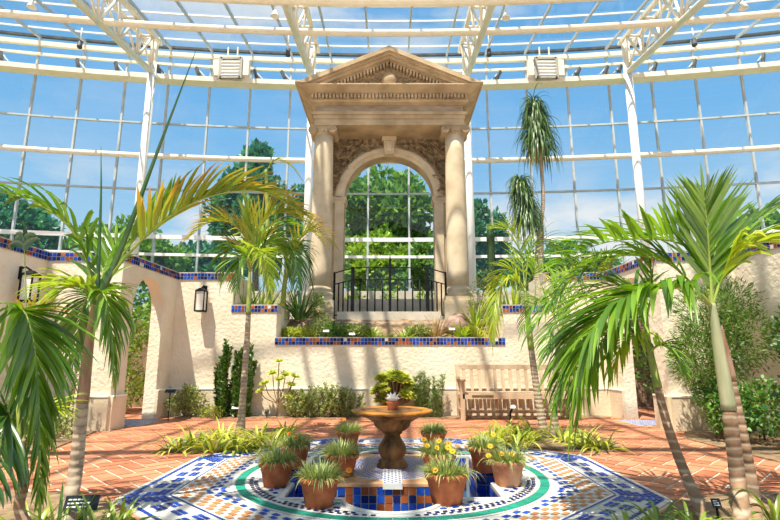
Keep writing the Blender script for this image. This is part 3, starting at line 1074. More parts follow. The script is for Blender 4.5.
# ================================================================== temple front
def build_temple():
    X0 = -0.02
    YF = 11.25      # front face of entablature / columns
    YA = 12.15      # face of the arch wall
    root = thing('stone_temple_front', (X0, 12.2, 1.8), 'tan carved stone portal with pediment, two columns and an arch on the terrace', 'stone portal')
    hw = lambda u0, u1, v, Y: (xu(u1, v, Y) - xu(u0, v, Y)) / 2
    zA = zv(125, YF)                 # underside of architrave
    colc = (xu(456.5, 200, 11.5) - xu(323, 200, 11.5)) / 2
    z_ped0, z_ped1 = 1.72, zv(296, 11.2)
    z_cap = zv(138, 11.5)
    for sx in (-1, 1):
        cx = X0 + sx * colc
        mb = MB()
        mb.box((cx - 0.36, 11.12, z_ped0), (cx + 0.36, 12.1, z_ped1 - 0.10))
        mb.box((cx - 0.33, 11.16, z_ped1 - 0.10), (cx + 0.33, 12.06, z_ped1))
        mb.build('pedestal', 'stone_pale', root)
        zb = z_ped1
        mb = MB()
        mb.lathe([(0.001, 0), (0.315, 0), (0.325, 0.05), (0.31, 0.09), (0.275, 0.11), (0.27, 0.14), (0.285, 0.16), (0.28, 0.19), (0.25, 0.21), (0.245, 0.25), (0.001, 0.25)], (cx, 11.5, zb), 36)
        mb.build('column_base', 'stone_pale', root)
        mb = MB()
        H = z_cap - zb - 0.25
        mb.lathe([(0.25 - 0.025 * (i / 10) ** 1.8, H * i / 10) for i in range(11)], (cx, 11.5, zb + 0.25), 36)
        mb.build('column_shaft', 'stone_pale', root)
        # ionic capital
        mb = MB()
        mb.lathe([(0.225, 0), (0.245, 0.02), (0.235, 0.05), (0.275, 0.11), (0.28, 0.15)], (cx, 11.5, z_cap), 32)
        mb.box((cx - 0.29, 11.22, z_cap + 0.20), (cx + 0.29, 11.78, zA))
        mb.box((cx - 0.27, 11.25, z_cap + 0.13), (cx + 0.27, 11.75, z_cap + 0.20))
        for s2 in (-1, 1):
            vc = V((cx + s2 * 0.245, 0, z_cap + 0.10))
            mb.tube([V((vc.x, 11.20, vc.z)), V((vc.x, 11.26, vc.z)), V((vc.x, 11.5, vc.z)), V((vc.x, 11.74, vc.z)), V((vc.x, 11.80, vc.z))], [0.09, 0.105, 0.08, 0.105, 0.09], 20)
            sp = []
            for k in range(40):
                a = k / 40 * 4.2 * PI
                rr = 0.098 * (1 - k / 44)
                sp.append(V((vc.x - s2 * rr * math.sin(a), 11.195, vc.z + rr * math.cos(a))))
            mb.tube(sp, 0.013, 6)
        for k in range(9):
            a = PI + PI * (k + 0.5) / 9
            mb.blob((cx + 0.262 * math.cos(a), 11.5 + 0.262 * math.sin(a), z_cap + 0.09), (0.035, 0.035, 0.05), 0, 6)
        mb.build('capital', 'stone', root)
        # pilaster behind the column, carrying the arch wall
    # arch wall
    r_in = hw(346, 433, 201, 12.55)
    r_out = hw(335.5, 443.5, 201, YA)
    z_sp = zv(201, 12.3)
    z_ap = zv(162.5, 12.55)
    rz = z_ap - z_sp
    wx = colc + 0.24
    mb = MB()
    n = 40
    y0, y1 = YA, 12.55
    zt = zA + 0.02
    for sx in (-1, 1):
        a, b = sorted((X0 + sx * r_in, X0 + sx * wx))
        mb.box((a, y0, 1.75), (b, y1, z_sp))
    xs = [-wx] + [-r_in * math.cos(PI * k / n) for k in range(n + 1)] + [wx]
    for i in range(len(xs) - 1):
        a, b = xs[i], xs[i + 1]
        za = z_sp + rz * math.sqrt(max(0, 1 - (a / r_in) ** 2)) if abs(a) <= r_in + 1e-6 else z_sp
        zb_ = z_sp + rz * math.sqrt(max(0, 1 - (b / r_in) ** 2)) if abs(b) <= r_in + 1e-6 else z_sp
        k = [V((X0 + a, y0, za)), V((X0 + b, y0, zb_)), V((X0 + b, y0, zt)), V((X0 + a, y0, zt))]
        bk = V((0, y1 - y0, 0))
        mb.add(k + [q + bk for q in k], [(0, 1, 2, 3), (7, 6, 5, 4), (0, 4, 5, 1)])
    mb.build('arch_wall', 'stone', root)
    # imposts
    for sx in (-1, 1):
        mb = MB()
        a, b = sorted((X0 + sx * (r_in - 0.05), X0 + sx * (wx - 0.2)))
        mb.box((a, y0 - 0.06, z_sp - 0.03), (b, y1, z_sp + 0.05))
        mb.box((a + 0.02, y0 - 0.04, z_sp - 0.10), (b - 0.02, y1 - 0.02, z_sp - 0.03))
        mb.build('impost', 'stone_pale', root)
        mb = MB()
        a, b = sorted((X0 + sx * r_in, X0 + sx * r_out))
        mb.box((a, y0 - 0.035, 1.75), (b, y0 + 0.02, z_sp - 0.10))
        mb.build('arch_pier', 'stone_pale', root)
    # archivolt
    mb = MB()
    rings = [(r_in, 0.03), (r_in + 0.06, 0.07), (r_in + 0.08, 0.10), (r_out - 0.05, 0.11), (r_out, 0.07), (r_out, 0.0)]
    base_z = z_sp + 0.05
    for i in range(n):
        t0, t1 = PI * i / n, PI * (i + 1) / n
        for (ra, ya), (rb, yb) in zip(rings[:-1], rings[1:]):
            def P(r, t, yy):
                s = (rz - 0.05 + (r - r_in)) / (r if r else 1)
                return V((X0 + r * math.cos(t), YA - yy, base_z + (rz - 0.05 + r - r_in) * math.sin(t)))
            mb.add([P(ra, t0, ya), P(rb, t0, yb), P(rb, t1, yb), P(ra, t1, ya)], [(0, 1, 2, 3)])
        mb.add([P(r_in, t0, 0.03), P(r_in, t1, 0.03), P(r_in, t1, -0.05), P(r_in, t0, -0.05)], [(0, 1, 2, 3)])
    mb.build('archivolt', 'stone_pale', root)
    # keystone
    mb = MB()
    zk0 = z_ap - 0.02
    mb.prism([(X0 - 0.11, zk0), (X0 + 0.11, zk0), (X0 + 0.145, zA - 0.10), (X0 - 0.145, zA - 0.10)], 'y', YA - 0.24, YA)
    mb.box((X0 - 0.18, YA - 0.27, zA - 0.10), (X0 + 0.18, YA, zA))
    mb.prism([(X0 - 0.05, zk0 + 0.04), (X0 + 0.05, zk0 + 0.04), (X0 + 0.08, zA - 0.14), (X0 - 0.08, zA - 0.14)], 'y', YA - 0.28, YA - 0.23)
    mb.build('keystone', 'stone_pale', root)
    # carved spandrels: scrolling foliage in relief
    for sx in (-1, 1):
        mb = MB()
        rr = random.Random(5)
        cnt = 0
        tries = 0
        while cnt < 95 and tries < 6000:
            tries += 1
            x = rr.uniform(0.16, wx - 0.3)
            z = rr.uniform(z_sp + 0.1, zA - 0.06)
            ex = x / (r_out + 0.03)
            ez = (z - base_z) / (rz + r_out - r_in + 0.0)
            if ex * ex + ez * ez < 1.0:
                continue
            a = rr.uniform(0, 2 * PI)
            d = V((math.cos(a), -0.40, math.sin(a)))
            mb.blade(V((X0 + sx * x, YA - 0.02, z)), d, V((0, -1, 0)), rr.uniform(0.16, 0.27), rr.uniform(0.09, 0.14), 0.0, 5, 0.7, prof=1)
            mb.blob((X0 + sx * x, YA - 0.01, z), (0.028, 0.045, 0.028), 0, 6)
            cnt += 1
        # rosette
        c = V((X0 + sx * (wx - 0.52), YA - 0.06, zA - 0.42))
        for lay, (m, L, ti) in enumerate(((9, 0.22, 0.25), (7, 0.14, 0.6))):
            for k in range(m):
                a = 2 * PI * k / m + lay * 0.3
                mb.blade(c, V((math.cos(a), -ti, math.sin(a))), V((0, -1, 0)), L, 0.10, 0.0, 4, 0.3, prof=1)
        mb.blob(c + V((0, -0.03, 0)), 0.05, 0, 8)
        # vine scroll
        for k in range(2):
            sp = [V((X0 + sx * (0.35 + 0.5 * t + 0.1 * k), YA - 0.05, zA - 0.10 - 0.14 * k - 0.06 * math.sin(9 * t) - 0.25 * t * t)) for t in [i / 16 for i in range(17)]]
            mb.tube(sp, 0.02, 6)
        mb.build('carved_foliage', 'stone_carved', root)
    # ceiling slab between column line and wall, architrave, frieze, cornice
    hA = hw(314, 464, 120, YF)
    zc0_ = zv(103, 11.14)

    def slab(name, half, yf, z0, z1, mt, yb=13.3):
        mb = MB()
        mb.box((X0 - half, yf, z0), (X0 + half, yb, z1))
        return mb.build(name, mt, root)
    z1_, z2_, z3_ = zv(119, YF), zv(113.5, YF), zv(104, YF)
    mb = MB()
    mb.box((X0 - hA, YF, zA), (X0 + hA, 13.3, z1_))
    mb.box((X0 - hA - 0.02, YF - 0.03, z1_), (X0 + hA + 0.02, 13.3, z2_ - 0.05))
    mb.box((X0 - hA - 0.06, YF - 0.07, z2_ - 0.05), (X0 + hA + 0.06, 13.3, z2_ + 0.02))
    mb.build('architrave', 'stone', root)
    slab('frieze', hA - 0.02, YF - 0.0, z2_ + 0.02, zc0_, 'stone_grey')
    # cornice, splayed: bed mould, dentils, corona, cyma
    yC = 10.62
    hC = hw(297.5, 480, 84, yC)
    hB = hw(309.5, 468, 98, 11.1)
    zc0, zc1, zc2, zc3 = zv(103, 11.14), zv(100, 11.1), zv(94.5, 11.06), 7.31
    yC = 10.80
    hC = hw(297.5, 480, 84, yC)
    mb = MB()
    # layers as frusta: (half, front y, z)
    lay = [(hA + 0.02, YF - 0.02, zc0 - 0.01), (hA + 0.03, 11.20, zc0), (hB - 0.02, 11.12, zc0 + 0.02), (hB, 11.10, zc1), (hB + 0.015, 11.08, zc2), (hB + 0.05, 11.02, zc2 + 0.015), (hC - 0.08, 10.88, zc3 - 0.07), (hC - 0.03, 10.84, zc3 - 0.05), (hC, yC, zc3 - 0.03), (hC, yC, zc3)]
    vs = []
    for h, y, z in lay:
        vs += [(X0 - h, y, z), (X0 + h, y, z), (X0 + h, 13.3 + (YF - y), z), (X0 - h, 13.3 + (YF - y), z)]
    fs = []
    for i in range(len(lay) - 1):
        for k in range(4):
            fs.append((i * 4 + k, i * 4 + (k + 1) % 4, (i + 1) * 4 + (k + 1) % 4, (i + 1) * 4 + k))
    fs.append((3, 2, 1, 0))
    e = (len(lay) - 1) * 4
    fs.append((e, e + 1, e + 2, e + 3))
    mb.add(vs, fs)
    mb.build('cornice', 'stone', root)
    mb = MB()
    m = 44
    for i in range(m):
        x = X0 - hB + 0.03 + (2 * hB - 0.06) * (i + 0.5) / m
        w = (2 * hB) / m * 0.30
        mb.box((x - w, 11.0, zc1 + 0.015), (x + w, 11.12, zc2 - 0.005))
    mb.build('dentils', 'stone', root)
    # pediment
    zP0, zP1 = zc3, zv(47.5, yC)
    slope = (zP1 - zP0) / hC
    mb = MB()
    mb.prism([(X0 - hC + 0.35, zP0), (X0 + hC - 0.35, zP0), (X0, zP1 - 0.20)], 'y', 11.10, 13.3)
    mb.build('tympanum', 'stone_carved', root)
    for sx in (-1, 1):
        mb = MB()
        def rake(off0, off1, yf, yb):
            # a sloping band between two offsets below the top line
            a = [(X0 + sx * hC, zP0 + 0.04 - 0), (X0, zP1)]
            mb.prism([(X0 + sx * (hC + 0.0 - off0 / slope * 1), zP0), (X0 + sx * (hC - off1 / slope), zP0), (X0, zP1 - off1), (X0, zP1 - off0)], 'y', yf, yb)
        rake(-0.03, 0.085, yC - 0.04, 13.6)
        rake(0.085, 0.14, yC + 0.04, 13.5)
        rake(0.14, 0.21, yC + 0.10, 13.4)
        rake(0.21, 0.24, yC + 0.20, 13.3)
        mb.build('raking_cornice', 'stone', root)
        mb = MB()
        m = 20
        for i in range(m):
            t = (i + 0.6) / (m + 1)
            x = (hC - 0.5) * t
            z = zP1 - slope * x - 0.30
            w = 0.024
            if z < zP0 + 0.06:
                continue
            mb.box((X0 + sx * x - w, 10.98, z - 0.045), (X0 + sx * x + w, 11.12, z + 0.045))
        mb.build('raking_dentils', 'stone', root)
    mb = MB()
    cz = zP0 + (zP1 - zP0) * 0.26
    mb.lathe([(0.001, 0), (0.19, 0.0), (0.17, 0.05), (0.12, 0.085), (0.001, 0.095)], (0, 0, 0), 24)
    mb.v = [(X0 + p[0], 11.10 - p[2] * 1.6, cz + p[1]) for p in mb.v]
    mb.build('medallion', 'stone', root)
    mb = MB()
    for sx in (-1, 1):
        for i in range(60):
            x = R.uniform(0.2, 1.15)
            top = (zP1 - slope * x - 0.40) - zP0
            if top < 0.05:
                continue
            z = zP0 + R.uniform(0.03, top)
            a = R.uniform(0, 2 * PI)
            mb.blade(V((X0 + sx * x, 11.095, z)), V((math.cos(a), -0.4, math.sin(a))), V((0, -1, 0)), R.uniform(0.08, 0.14), 0.06, 0, 3, 0.35, prof=1)
    mb.build('carved_foliage', 'stone_carved', root)
    # steps and floor
    mb = MB()
    mb.box((X0 - 1.75, 11.0, 1.55), (X0 + 1.75, 13.6, 1.80))
    mb.box((X0 - 1.15, 10.35, 1.35), (X0 + 1.15, 11.1, zv(322, 10.35)))
    mb.box((X0 - 1.08, 10.5, 1.35), (X0 + 1.08, 11.2, zv(311.5, 10.5)))
    mb.build('step', 'ledge_stone', root)
    # inner stone bench seen through the arch
    mb = MB()
    mb.box((X0 - 1.2, 13.25, 1.75), (X0 + 1.2, 13.6, zv(299, 13.25)))
    mb.build('threshold', 'ledge_stone', root)


build_temple()


def build_railing():
    root = thing('balcony_railing', (0, 10.6, 1.8), 'black wrought iron bowed railing between the columns of the stone portal', 'railing')
    zb, zm, zt = zv(313, 10.6), zv(280, 10.6), zv(268, 10.6)
    base = zv(317, 10.5)
    hx = xu(427.5, 290, 10.6)
    path = []
    # bowed plan: sides curve back to the columns
    ends = xu(446, 290, 11.2)
    ctrl = [V((-ends, 11.25, 0)), V((-hx, 10.62, 0)), V((-hx * .5, 10.55, 0)), V((0, 10.53, 0)), V((hx * .5, 10.55, 0)), V((hx, 10.62, 0)), V((ends, 11.25, 0))]
    pts = spline(ctrl, 60)
    up = lambda z: [p + V((0, 0, z)) for p in pts]
    for nm, z, r in (('top_rail', zt, 0.014), ('middle_rail', zm, 0.012), ('bottom_rail', zb, 0.014)):
        mb = MB()
        mb.tube(up(z), r, 6)
        mb.build(nm, 'iron', root)
    for i, k in enumerate((0, 10, 30, 50, 60)):
        mb = MB()
        p = pts[k]
        w = (0.022, 0.036, 0.028, 0.036, 0.022)[i]
        z1 = zv(262, 10.53) if k == 30 else zt + 0.02
        mb.box((p.x - w, p.y - w, base - 0.08), (p.x + w, p.y + w, z1))
        if k == 30:
            mb.lathe([(0.001, 0), (0.035, 0.02), (0.02, 0.06), (0.001, 0.16)], (p.x, p.y, z1), 8)
        mb.build('post', 'iron', root)
    n = 0
    ks = [2.5, 5.0, 7.6] + [14, 18, 22, 26, 34, 38, 42, 46] + [52.4, 55.0, 57.5]
    for k in ks:
        mb = MB()
        i = int(k)
        p = pts[i].lerp(pts[i + 1], k - i)
        mb.tube([p + V((0, 0, zb)), p + V((0, 0, zm))], 0.016, 6)
        mb.build('baluster', 'iron', root)


build_railing()
# ================================================================== glasshouse
RC = 78.0


def wy(x):
    return 20.0 - x * x / (2 * RC)


ZG, ZU = 12.32, 13.61          # gutter beam, eaves beam
RAILS = [(10.48, 0.07, 'grey_steel'), (7.64, 0.07, 'grey_steel'), (5.70, 0.16, 'white_steel'), (4.99, 0.11, 'white_steel')]
MUL = [0.84 + 1.68 * k for k in range(-11, 11)]
MUL = [x - 0.06 for x in MUL]
POSTS = [-16.2, -9.72, -3.27, 3.19, 9.72, 16.2]


def roof_z(y):
    return 14.0 - 0.14 * (20 - y)


def arc(x0, x1, z, dy=0.0, n=24):
    return [V((x0 + (x1 - x0) * i / n, wy(x0 + (x1 - x0) * i / n) + dy, z)) for i in range(n + 1)]


def swept_bar(mb, pts, w, h, mi=0):
    for a, b in zip(pts[:-1], pts[1:]):
        mb.bar(a, b, w, h, mi=mi)


def build_glasshouse():
    # glazed bays: one window per bay between posts
    for wi, (a, b) in enumerate(zip(POSTS[:-1], POSTS[1:])):
        mb = MB()
        xs = [a + (b - a) * i / 8 for i in range(9)]
        for x0, x1 in zip(xs[:-1], xs[1:]):
            mb.quad(V((x0, wy(x0), 1.9)), V((x1, wy(x1), 1.9)), V((x1, wy(x1), 14.0)), V((x0, wy(x0), 14.0)))
        o = struct(mb.build('window_%d' % (wi + 1), 'glass'))
        for x in MUL:
            if a <= x < b:
                m = MB()
                m.bar((x, wy(x) - 0.05, 1.9), (x, wy(x) - 0.05, 13.9), 0.075, 0.10)
                m.build('mullion', 'grey_steel', o)
        for z, h, mt in RAILS:
            m = MB()
            swept_bar(m, arc(a, b, z, -0.06, 8), 0.09, h)
            m.build('glazing_rail', mt, o)
    # posts
    for k, x in enumerate(POSTS):
        mb = MB()
        mb.tube([(x, wy(x) - 0.6, 1.75), (x, wy(x) - 0.6, 12.9)], 0.155, 14)
        struct(mb.build('steel_column', 'white_steel'))
    # long beams that follow the curve
    for i, (z, w, h, dy, mt, nm) in enumerate((
            (8.87, 0.2, 0.2, -0.55, 'cream', 'tie_beam'), (ZG, 0.50, 0.20, -0.35, 'cream', 'gutter_beam'), (ZU, 0.16, 0.18, -0.12, 'cream', 'eaves_beam'),
            (13.14, 0.10, 0.10, -0.12, 'cream', 'vent_beam'), (13.98, 0.12, 0.10, -0.05, 'dark_steel', 'ridge_beam'))):
        mb = MB()
        if nm == 'tie_beam':
            mb.tube(arc(-18, 18, z, dy, 40), 0.105, 10)
        else:
            swept_bar(mb, arc(-18, 18, z, dy, 40), w, h)
        struct(mb.build(nm, mt))
    # roof glazing
    mb = MB()
    xs = [-18 + i * 1.5 for i in range(25)]
    for x0, x1 in zip(xs[:-1], xs[1:]):
        mb.quad(V((x0, -4, roof_z(-4))), V((x1, -4, roof_z(-4))), V((x1, wy(x1), 14.0)), V((x0, wy(x0), 14.0)))
    roof = struct(mb.build('ceiling', 'roof_glass'))
    for x in MUL:
        m = MB()
        m.bar((x, wy(x), 13.93), (x * 0.93, -4, roof_z(-4) - 0.07), 0.07, 0.12)
        m.build('glazing_bar', 'grey_steel', roof)
    for k in range(23):
        dy = -0.9 - k * 1.0
        m = MB()
        swept_bar(m, [V((p.x, p.y, roof_z(20 + dy) - 0.04)) for p in arc(-18, 18, 0, dy, 24)], 0.045, 0.06)
        m.build('glazing_bar', 'white_steel', roof)
    # purlin tubes below the roof
    for dy, z in ((-4.5, 11.93), (-7.0, 11.17), (-12.0, 10.6), (-18, 9.8)):
        mb = MB()
        mb.tube([V((p.x, p.y, z)) for p in arc(-18, 18, 0, dy, 40)], 0.125, 10)
        struct(mb.build('purlin_beam', 'cream'))
    # trusses over each post
    for x in POSTS:
        mb = MB()
        y0 = wy(x) - 0.6
        up = lambda y: 13.75 - 0.14 * (y0 - y)
        lo = lambda y: 12.45 - 0.155 * (y0 - y)
        xx = lambda y: x * (1 - 0.004 * (y0 - y))
        yend = -3.5
        O = 0.24
        for o_ in (-O, O):
            mb.bar((x + o_, y0, up(y0)), (xx(yend) + o_, yend, up(yend)), 0.15, 0.15)
        mb.tube([(x, y0, lo(y0)), (xx(yend), yend, lo(yend))], 0.12, 8)
        st = 1.35
        y = y0
        while y - st > yend:
            ym, ye = y - st / 2, y - st
            for o_ in (-O, O):
                mb.tube([(xx(y), y, lo(y)), (xx(ym) + o_, ym, up(ym))], 0.05, 6)
                mb.tube([(xx(ym) + o_, ym, up(ym)), (xx(ye), ye, lo(ye))], 0.05, 6)
            mb.tube([(xx(ym) - O, ym, up(ym)), (xx(ym) + O, ym, up(ym))], 0.05, 6)
            y -= st
        mb.tube([(x, y0, 12.3), (x, y0, 13.8)], 0.15, 10)
        struct(mb.build('truss_beam', 'cream'))
    # vent openers: dark arm on a bracket in the clerestory band
    places = ['first by the grey fan box', 'third from the fan box', 'beside the post', 'next to the wall end']
    us = [22, 88, 123, 162, 200, 257, 285, 497, 576, 603, 616, 649, 685, 745, 770]
    notes = ['nearest the corner where the eaves leave the picture', 'just short of the first roof truss', 'against the foot of the first roof truss', 'beyond the first post, before the long spear leaf', 'beside the louvred box over the lanterns',
             'past the louvred box towards the portal', 'just before the truss by the pediment', 'just past the pediment on the bench side', 'beside the louvred box above the ponytail palm', 'on a short bar past that box',
             'at the post head past the ponytail palm', 'past the truss over the bench palms', 'with a pale arm above the spear palm', 'second from the far bench-side end', 'last one at the bench-side end']
    for i, u in enumerate(us):
        p = at(u, 78, 19.2)
        x = p.x
        yy = wy(x)
        lean = -1 if u > 390 else 1
        root = thing('vent_opener', (x, yy - 0.3, ZG + 0.13), 'dark vent opener arm on the gutter, ' + notes[i], 'vent opener', 'vent openers along the eaves')
        mb = MB()
        a = V((x, yy - 0.42, ZG + 0.13))
        mb.bar(a, a + V((-lean * 0.26, 0.2, 0.58)), 0.10, 0.13)
        mb.build('arm', 'dark_steel', root)
        mb = MB()
        mb.tube([a + V((-lean * 0.26, 0.2, 0.58)), a + V((lean * 0.20, 0.1, 0.06)), a + V((-lean * 0.05, 0.05, 0.05))], 0.035, 6)
        mb.build('bracket', 'grey_steel', root)
    # louvred fan boxes
    for u, lab in ((231, 'grey louvred fan box under the eaves above the wall lantern'), (546, 'grey louvred fan box under the eaves above the ponytail palm')):
        p = at(u, 69, 19.0)
        x, y = p.x, p.y
        root = thing('fan_box', (x, y, ZG + 0.13), lab, 'fan box', 'fan boxes under the eaves')
        mb = MB()
        z0, z1 = zv(79, 19.0), zv(58, 19.0)
        w = 0.42
        mb.box((x - w, y - 0.02, z0), (x + w, y + 0.35, z1))
        for s in (-1, 1):
            mb.box((x + s * w - 0.06, y - 0.10, z0), (x + s * w + 0.06, y, z1))
        mb.box((x - w, y - 0.10, z1 - 0.09), (x + w, y, z1))
        mb.box((x - w, y - 0.10, z0), (x + w, y, z0 + 0.09))
        mb.build('housing', 'grey_box', root)
        for k in range(5):
            m = MB()
            z = z0 + 0.14 + (z1 - z0 - 0.22) * k / 5
            m.bar((x - w + 0.06, y - 0.05, z), (x + w - 0.06, y - 0.05, z), 0.10, 0.10, up=V((0, 0.6, 0.8)))
            m.build('louvre', 'white', root)
        for s in (-1, 1):
            mb = MB()
            mb.box((x + s * 0.62 - 0.12, y - 0.05, ZG + 0.12), (x + s * 0.62 + 0.12, y + 0.2, z1 - 0.1))
            mb.bar((x + s * 0.62, y, z0 + 0.5), (x + s * 0.4, y, z0 + 0.5), 0.08)
            mb.build('bracket', 'cream', root)
            mb = MB()
            mb.bar((x + s * 0.2, y + 0.1, z1), (x + s * 0.2, y + 0.1, 13.8), 0.05)
            mb.build('hanger', 'cream', root)
    # flood lamps hanging from the roof bars
    for (u, v, Y, lab) in ((32, 5, 13.0, 'small white flood lamp hanging from the roof, farthest from the bench'), (275, 14, 14.0, 'small white flood lamp beside the truss before the pediment'),
                           (506, 16, 14.0, 'small white flood lamp beside the truss past the pediment'), (743, 6, 13.0, 'small white flood lamp hanging from the roof above the spear palm')):
        p = at(u, v, Y)
        root = thing('flood_lamp', p, lab, 'lamp', 'flood lamps under the roof')
        mb = MB()
        mb.lathe([(0.03, 0.14), (0.05, 0.10), (0.12, -0.05), (0.13, -0.09), (0.11, -0.09), (0.02, 0.05)], p, 14)
        mb.build('lamp_shade', 'white_steel', root)
        mb = MB()
        mb.tube([p + V((0, 0, 0.1)), V((p.x, p.y, roof_z(p.y) - 0.12))], 0.02, 6)
        mb.build('stem', 'white_steel', root)
    for (u, v, Y, lab) in ((80, 44, 17.5, 'dark spot lamp hanging below the first truss away from the bench'), (288, 52, 17.5, 'dark spot lamp beside the truss before the pediment'),
                           (489, 52, 17.5, 'dark spot lamp beside the truss past the pediment'), (694, 42, 17.5, 'dark spot lamp hanging below the bench-side truss')):
        p = at(u, v, Y)
        root = thing('spot_lamp', p, lab, 'lamp', 'spot lamps under the trusses')
        mb = MB()
        mb.tube([p + V((0, 0, 0.13)), p + V((0, 0, -0.10)), p + V((0, -0.02, -0.14))], [0.08, 0.09, 0.10], 12)
        mb.build('lamp_shade', 'dark_steel', root)
        mb = MB()
        mb.tube([p + V((0, 0, 0.1)), V((p.x, p.y, roof_z(p.y) - 0.1))], 0.022, 6)
        mb.build('stem', 'white_steel', root)


build_glasshouse()


# ================================================================== lanterns, bench, signs, lights
def lantern(p, out, label):
    """wall lantern; p = point on the wall behind its centre"""
    out = V(out).normalized()
    s = V((-out.y, out.x, 0))
    root = thing('wall_lantern', p, label, 'lantern', 'black wall lanterns')
    c = p + out * 0.17
    B = lambda a, b, cc: c + s * a + out * b + V((0, 0, cc))
    w, h = 0.078, 0.18
    mb = MB()
    for a in (-1, 1):
        for b in (-1, 1):
            mb.bar(B(a * w, b * w, -h), B(a * w, b * w, h), 0.018)
    for z in (-h, h):
        for a in (-1, 1):
            mb.bar(B(-w, a * w, z), B(w, a * w, z), 0.02)
            mb.bar(B(a * w, -w, z), B(a * w, w, z), 0.02)
    mb.build('frame', 'iron', root)
    mb = MB()
    vs = [B(a * (w + .015), b * (w + .015), h) for a, b in ((-1, -1), (1, -1), (1, 1), (-1, 1))] + [B(a * 0.03, b * 0.03, h + 0.06) for a, b in ((-1, -1), (1, -1), (1, 1), (-1, 1))]
    mb.add(vs, [(0, 1, 5, 4), (1, 2, 6, 5), (2, 3, 7, 6), (3, 0, 4, 7), (4, 5, 6, 7), (3, 2, 1, 0)])
    mb.build('cap', 'iron', root)
    mb = MB()
    vs = [B(a * w, b * w, -h) for a, b in ((-1, -1), (1, -1), (1, 1), (-1, 1))] + [B(a * w, b * w, -h - 0.015) for a, b in ((-1, -1), (1, -1), (1, 1), (-1, 1))]
    mb.add(vs, [(0, 1, 5, 4), (1, 2, 6, 5), (2, 3, 7, 6), (3, 0, 4, 7), (4, 5, 6, 7)])
    mb.build('base_plate', 'iron', root)
    mb = MB()
    q = w * 0.86
    vs = [B(a * q, b * q, zz) for zz in (-h * .96, h * .96) for a, b in ((-1, -1), (1, -1), (1, 1), (-1, 1))]
    mb.add(vs, [(0, 1, 5, 4), (1, 2, 6, 5), (2, 3, 7, 6), (3, 0, 4, 7)])
    mb.build('glass', 'lamp_glass', root)
    mb = MB()
    mb.bar(p + V((0, 0, 0.12)), p + V((0, 0, 0.30)), 0.07, 0.02)
    mb.tube([p + V((0, 0, 0.27)), p + out * 0.09 + V((0, 0, 0.29)), c + V((0, 0, h + 0.06))], 0.014, 8)
    mb.build('bracket', 'iron', root)


p = at(201, 301, YB - 0.17)
lantern(V((p.x, YB, p.z)), (0, -1, 0), 'black wall lantern on the pier beside the archway, over the leafy shrub')
lantern(V((-5.10, 6.85, at(31, 288, 6.85).z)), (1, 0, 0), 'black wall lantern half hidden behind the orange-tipped palm fronds')


def build_bench():
    a = gnd(461, 419)
    x0, x1 = a.x, a.x + 1.82
    yf, yb = 8.50, 9.0
    root = thing('garden_bench', ((x0 + x1) / 2, 8.7, 0), 'weathered slatted wooden garden bench with a small plaque, against the back wall', 'bench')
    root.location.z = 0.0
    for x in (x0, x1):
        mb = MB()
        mb.box((x - 0.035, yf, 0), (x + 0.035, yf + 0.07, 0.66))
        mb.build('leg', 'wood', root)
        mb = MB()
        mb.bar((x, yb - 0.03, 0), (x, yb - 0.03, 0.45), 0.07)
        mb.bar((x, yb - 0.03, 0.45), (x, yb + 0.06, 0.87), 0.07)
        mb.build('leg', 'wood', root)
        mb = MB()
        pts = [V((x, yf - 0.05, 0.645)), V((x, yf + 0.1, 0.685)), V((x, yf + 0.3, 0.67)), V((x, yb, 0.66))]
        for q0, q1 in zip(pts[:-1], pts[1:]):
            mb.bar(q0, q1, 0.075, 0.04)
        mb.tube([V((x, yf - 0.06, 0.655)) + V((-0.04, 0, 0)), V((x, yf - 0.06, 0.655)) + V((0.04, 0, 0))], 0.035, 12)
        mb.build('armrest', 'wood', root)
        mb = MB()
        mb.bar((x, yf + 0.03, 0.37), (x, yb - 0.03, 0.37), 0.045, 0.07)
        mb.bar((x, yf + 0.03, 0.14), (x, yb - 0.03, 0.14), 0.045, 0.05)
        mb.build('side_rail', 'wood', root)
    mb = MB()
    mb.box((x0, yf + 0.0, 0.345), (x1, yf + 0.045, 0.43))
    rail = mb.build('seat_rail', 'wood', root)
    mb = MB()
    mb.box((x0 + 0.15, yf - 0.006, 0.375), (x0 + 0.50, yf, 0.405))
    mb.build('plaque', 'brass', rail)
    for k in range(6):
        mb = MB()
        y = yf + 0.055 + k * 0.075
        mb.box((x0 + 0.03, y, 0.42), (x1 - 0.03, y + 0.052, 0.44))
        mb.build('seat_slat', 'wood', root)
    yy = lambda z: yb - 0.03 + 0.09 * max(0, (z - 0.45)) / 0.51
    mb = MB()
    mb.bar((x0, yy(.85), 0.845), (x1, yy(.85), 0.845), 0.045, 0.075)
    mb.build('top_rail', 'wood', root)
    mb = MB()
    mb.bar((x0, yy(.1), 0.10), (x1, yy(.1), 0.10), 0.04, 0.05)
    mb.build('bottom_rail', 'wood', root)
    n = 13
    for k in range(n):
        x = x0 + 0.10 + (x1 - x0 - 0.20) * k / (n - 1)
        mb = MB()
        mb.bar((x, yy(.1), 0.10), (x, yy(.45), 0.45), 0.052, 0.02, up=V((0, 1, 0)))  # below the seat, slats stand in for stripes of light on the wall
        mb.bar((x, yy(.45), 0.45), (x, yy(.84), 0.84), 0.052, 0.02, up=V((0, 1, 0)))
        mb.build('back_slat_and_light_stripe', 'wood', root)


build_bench()


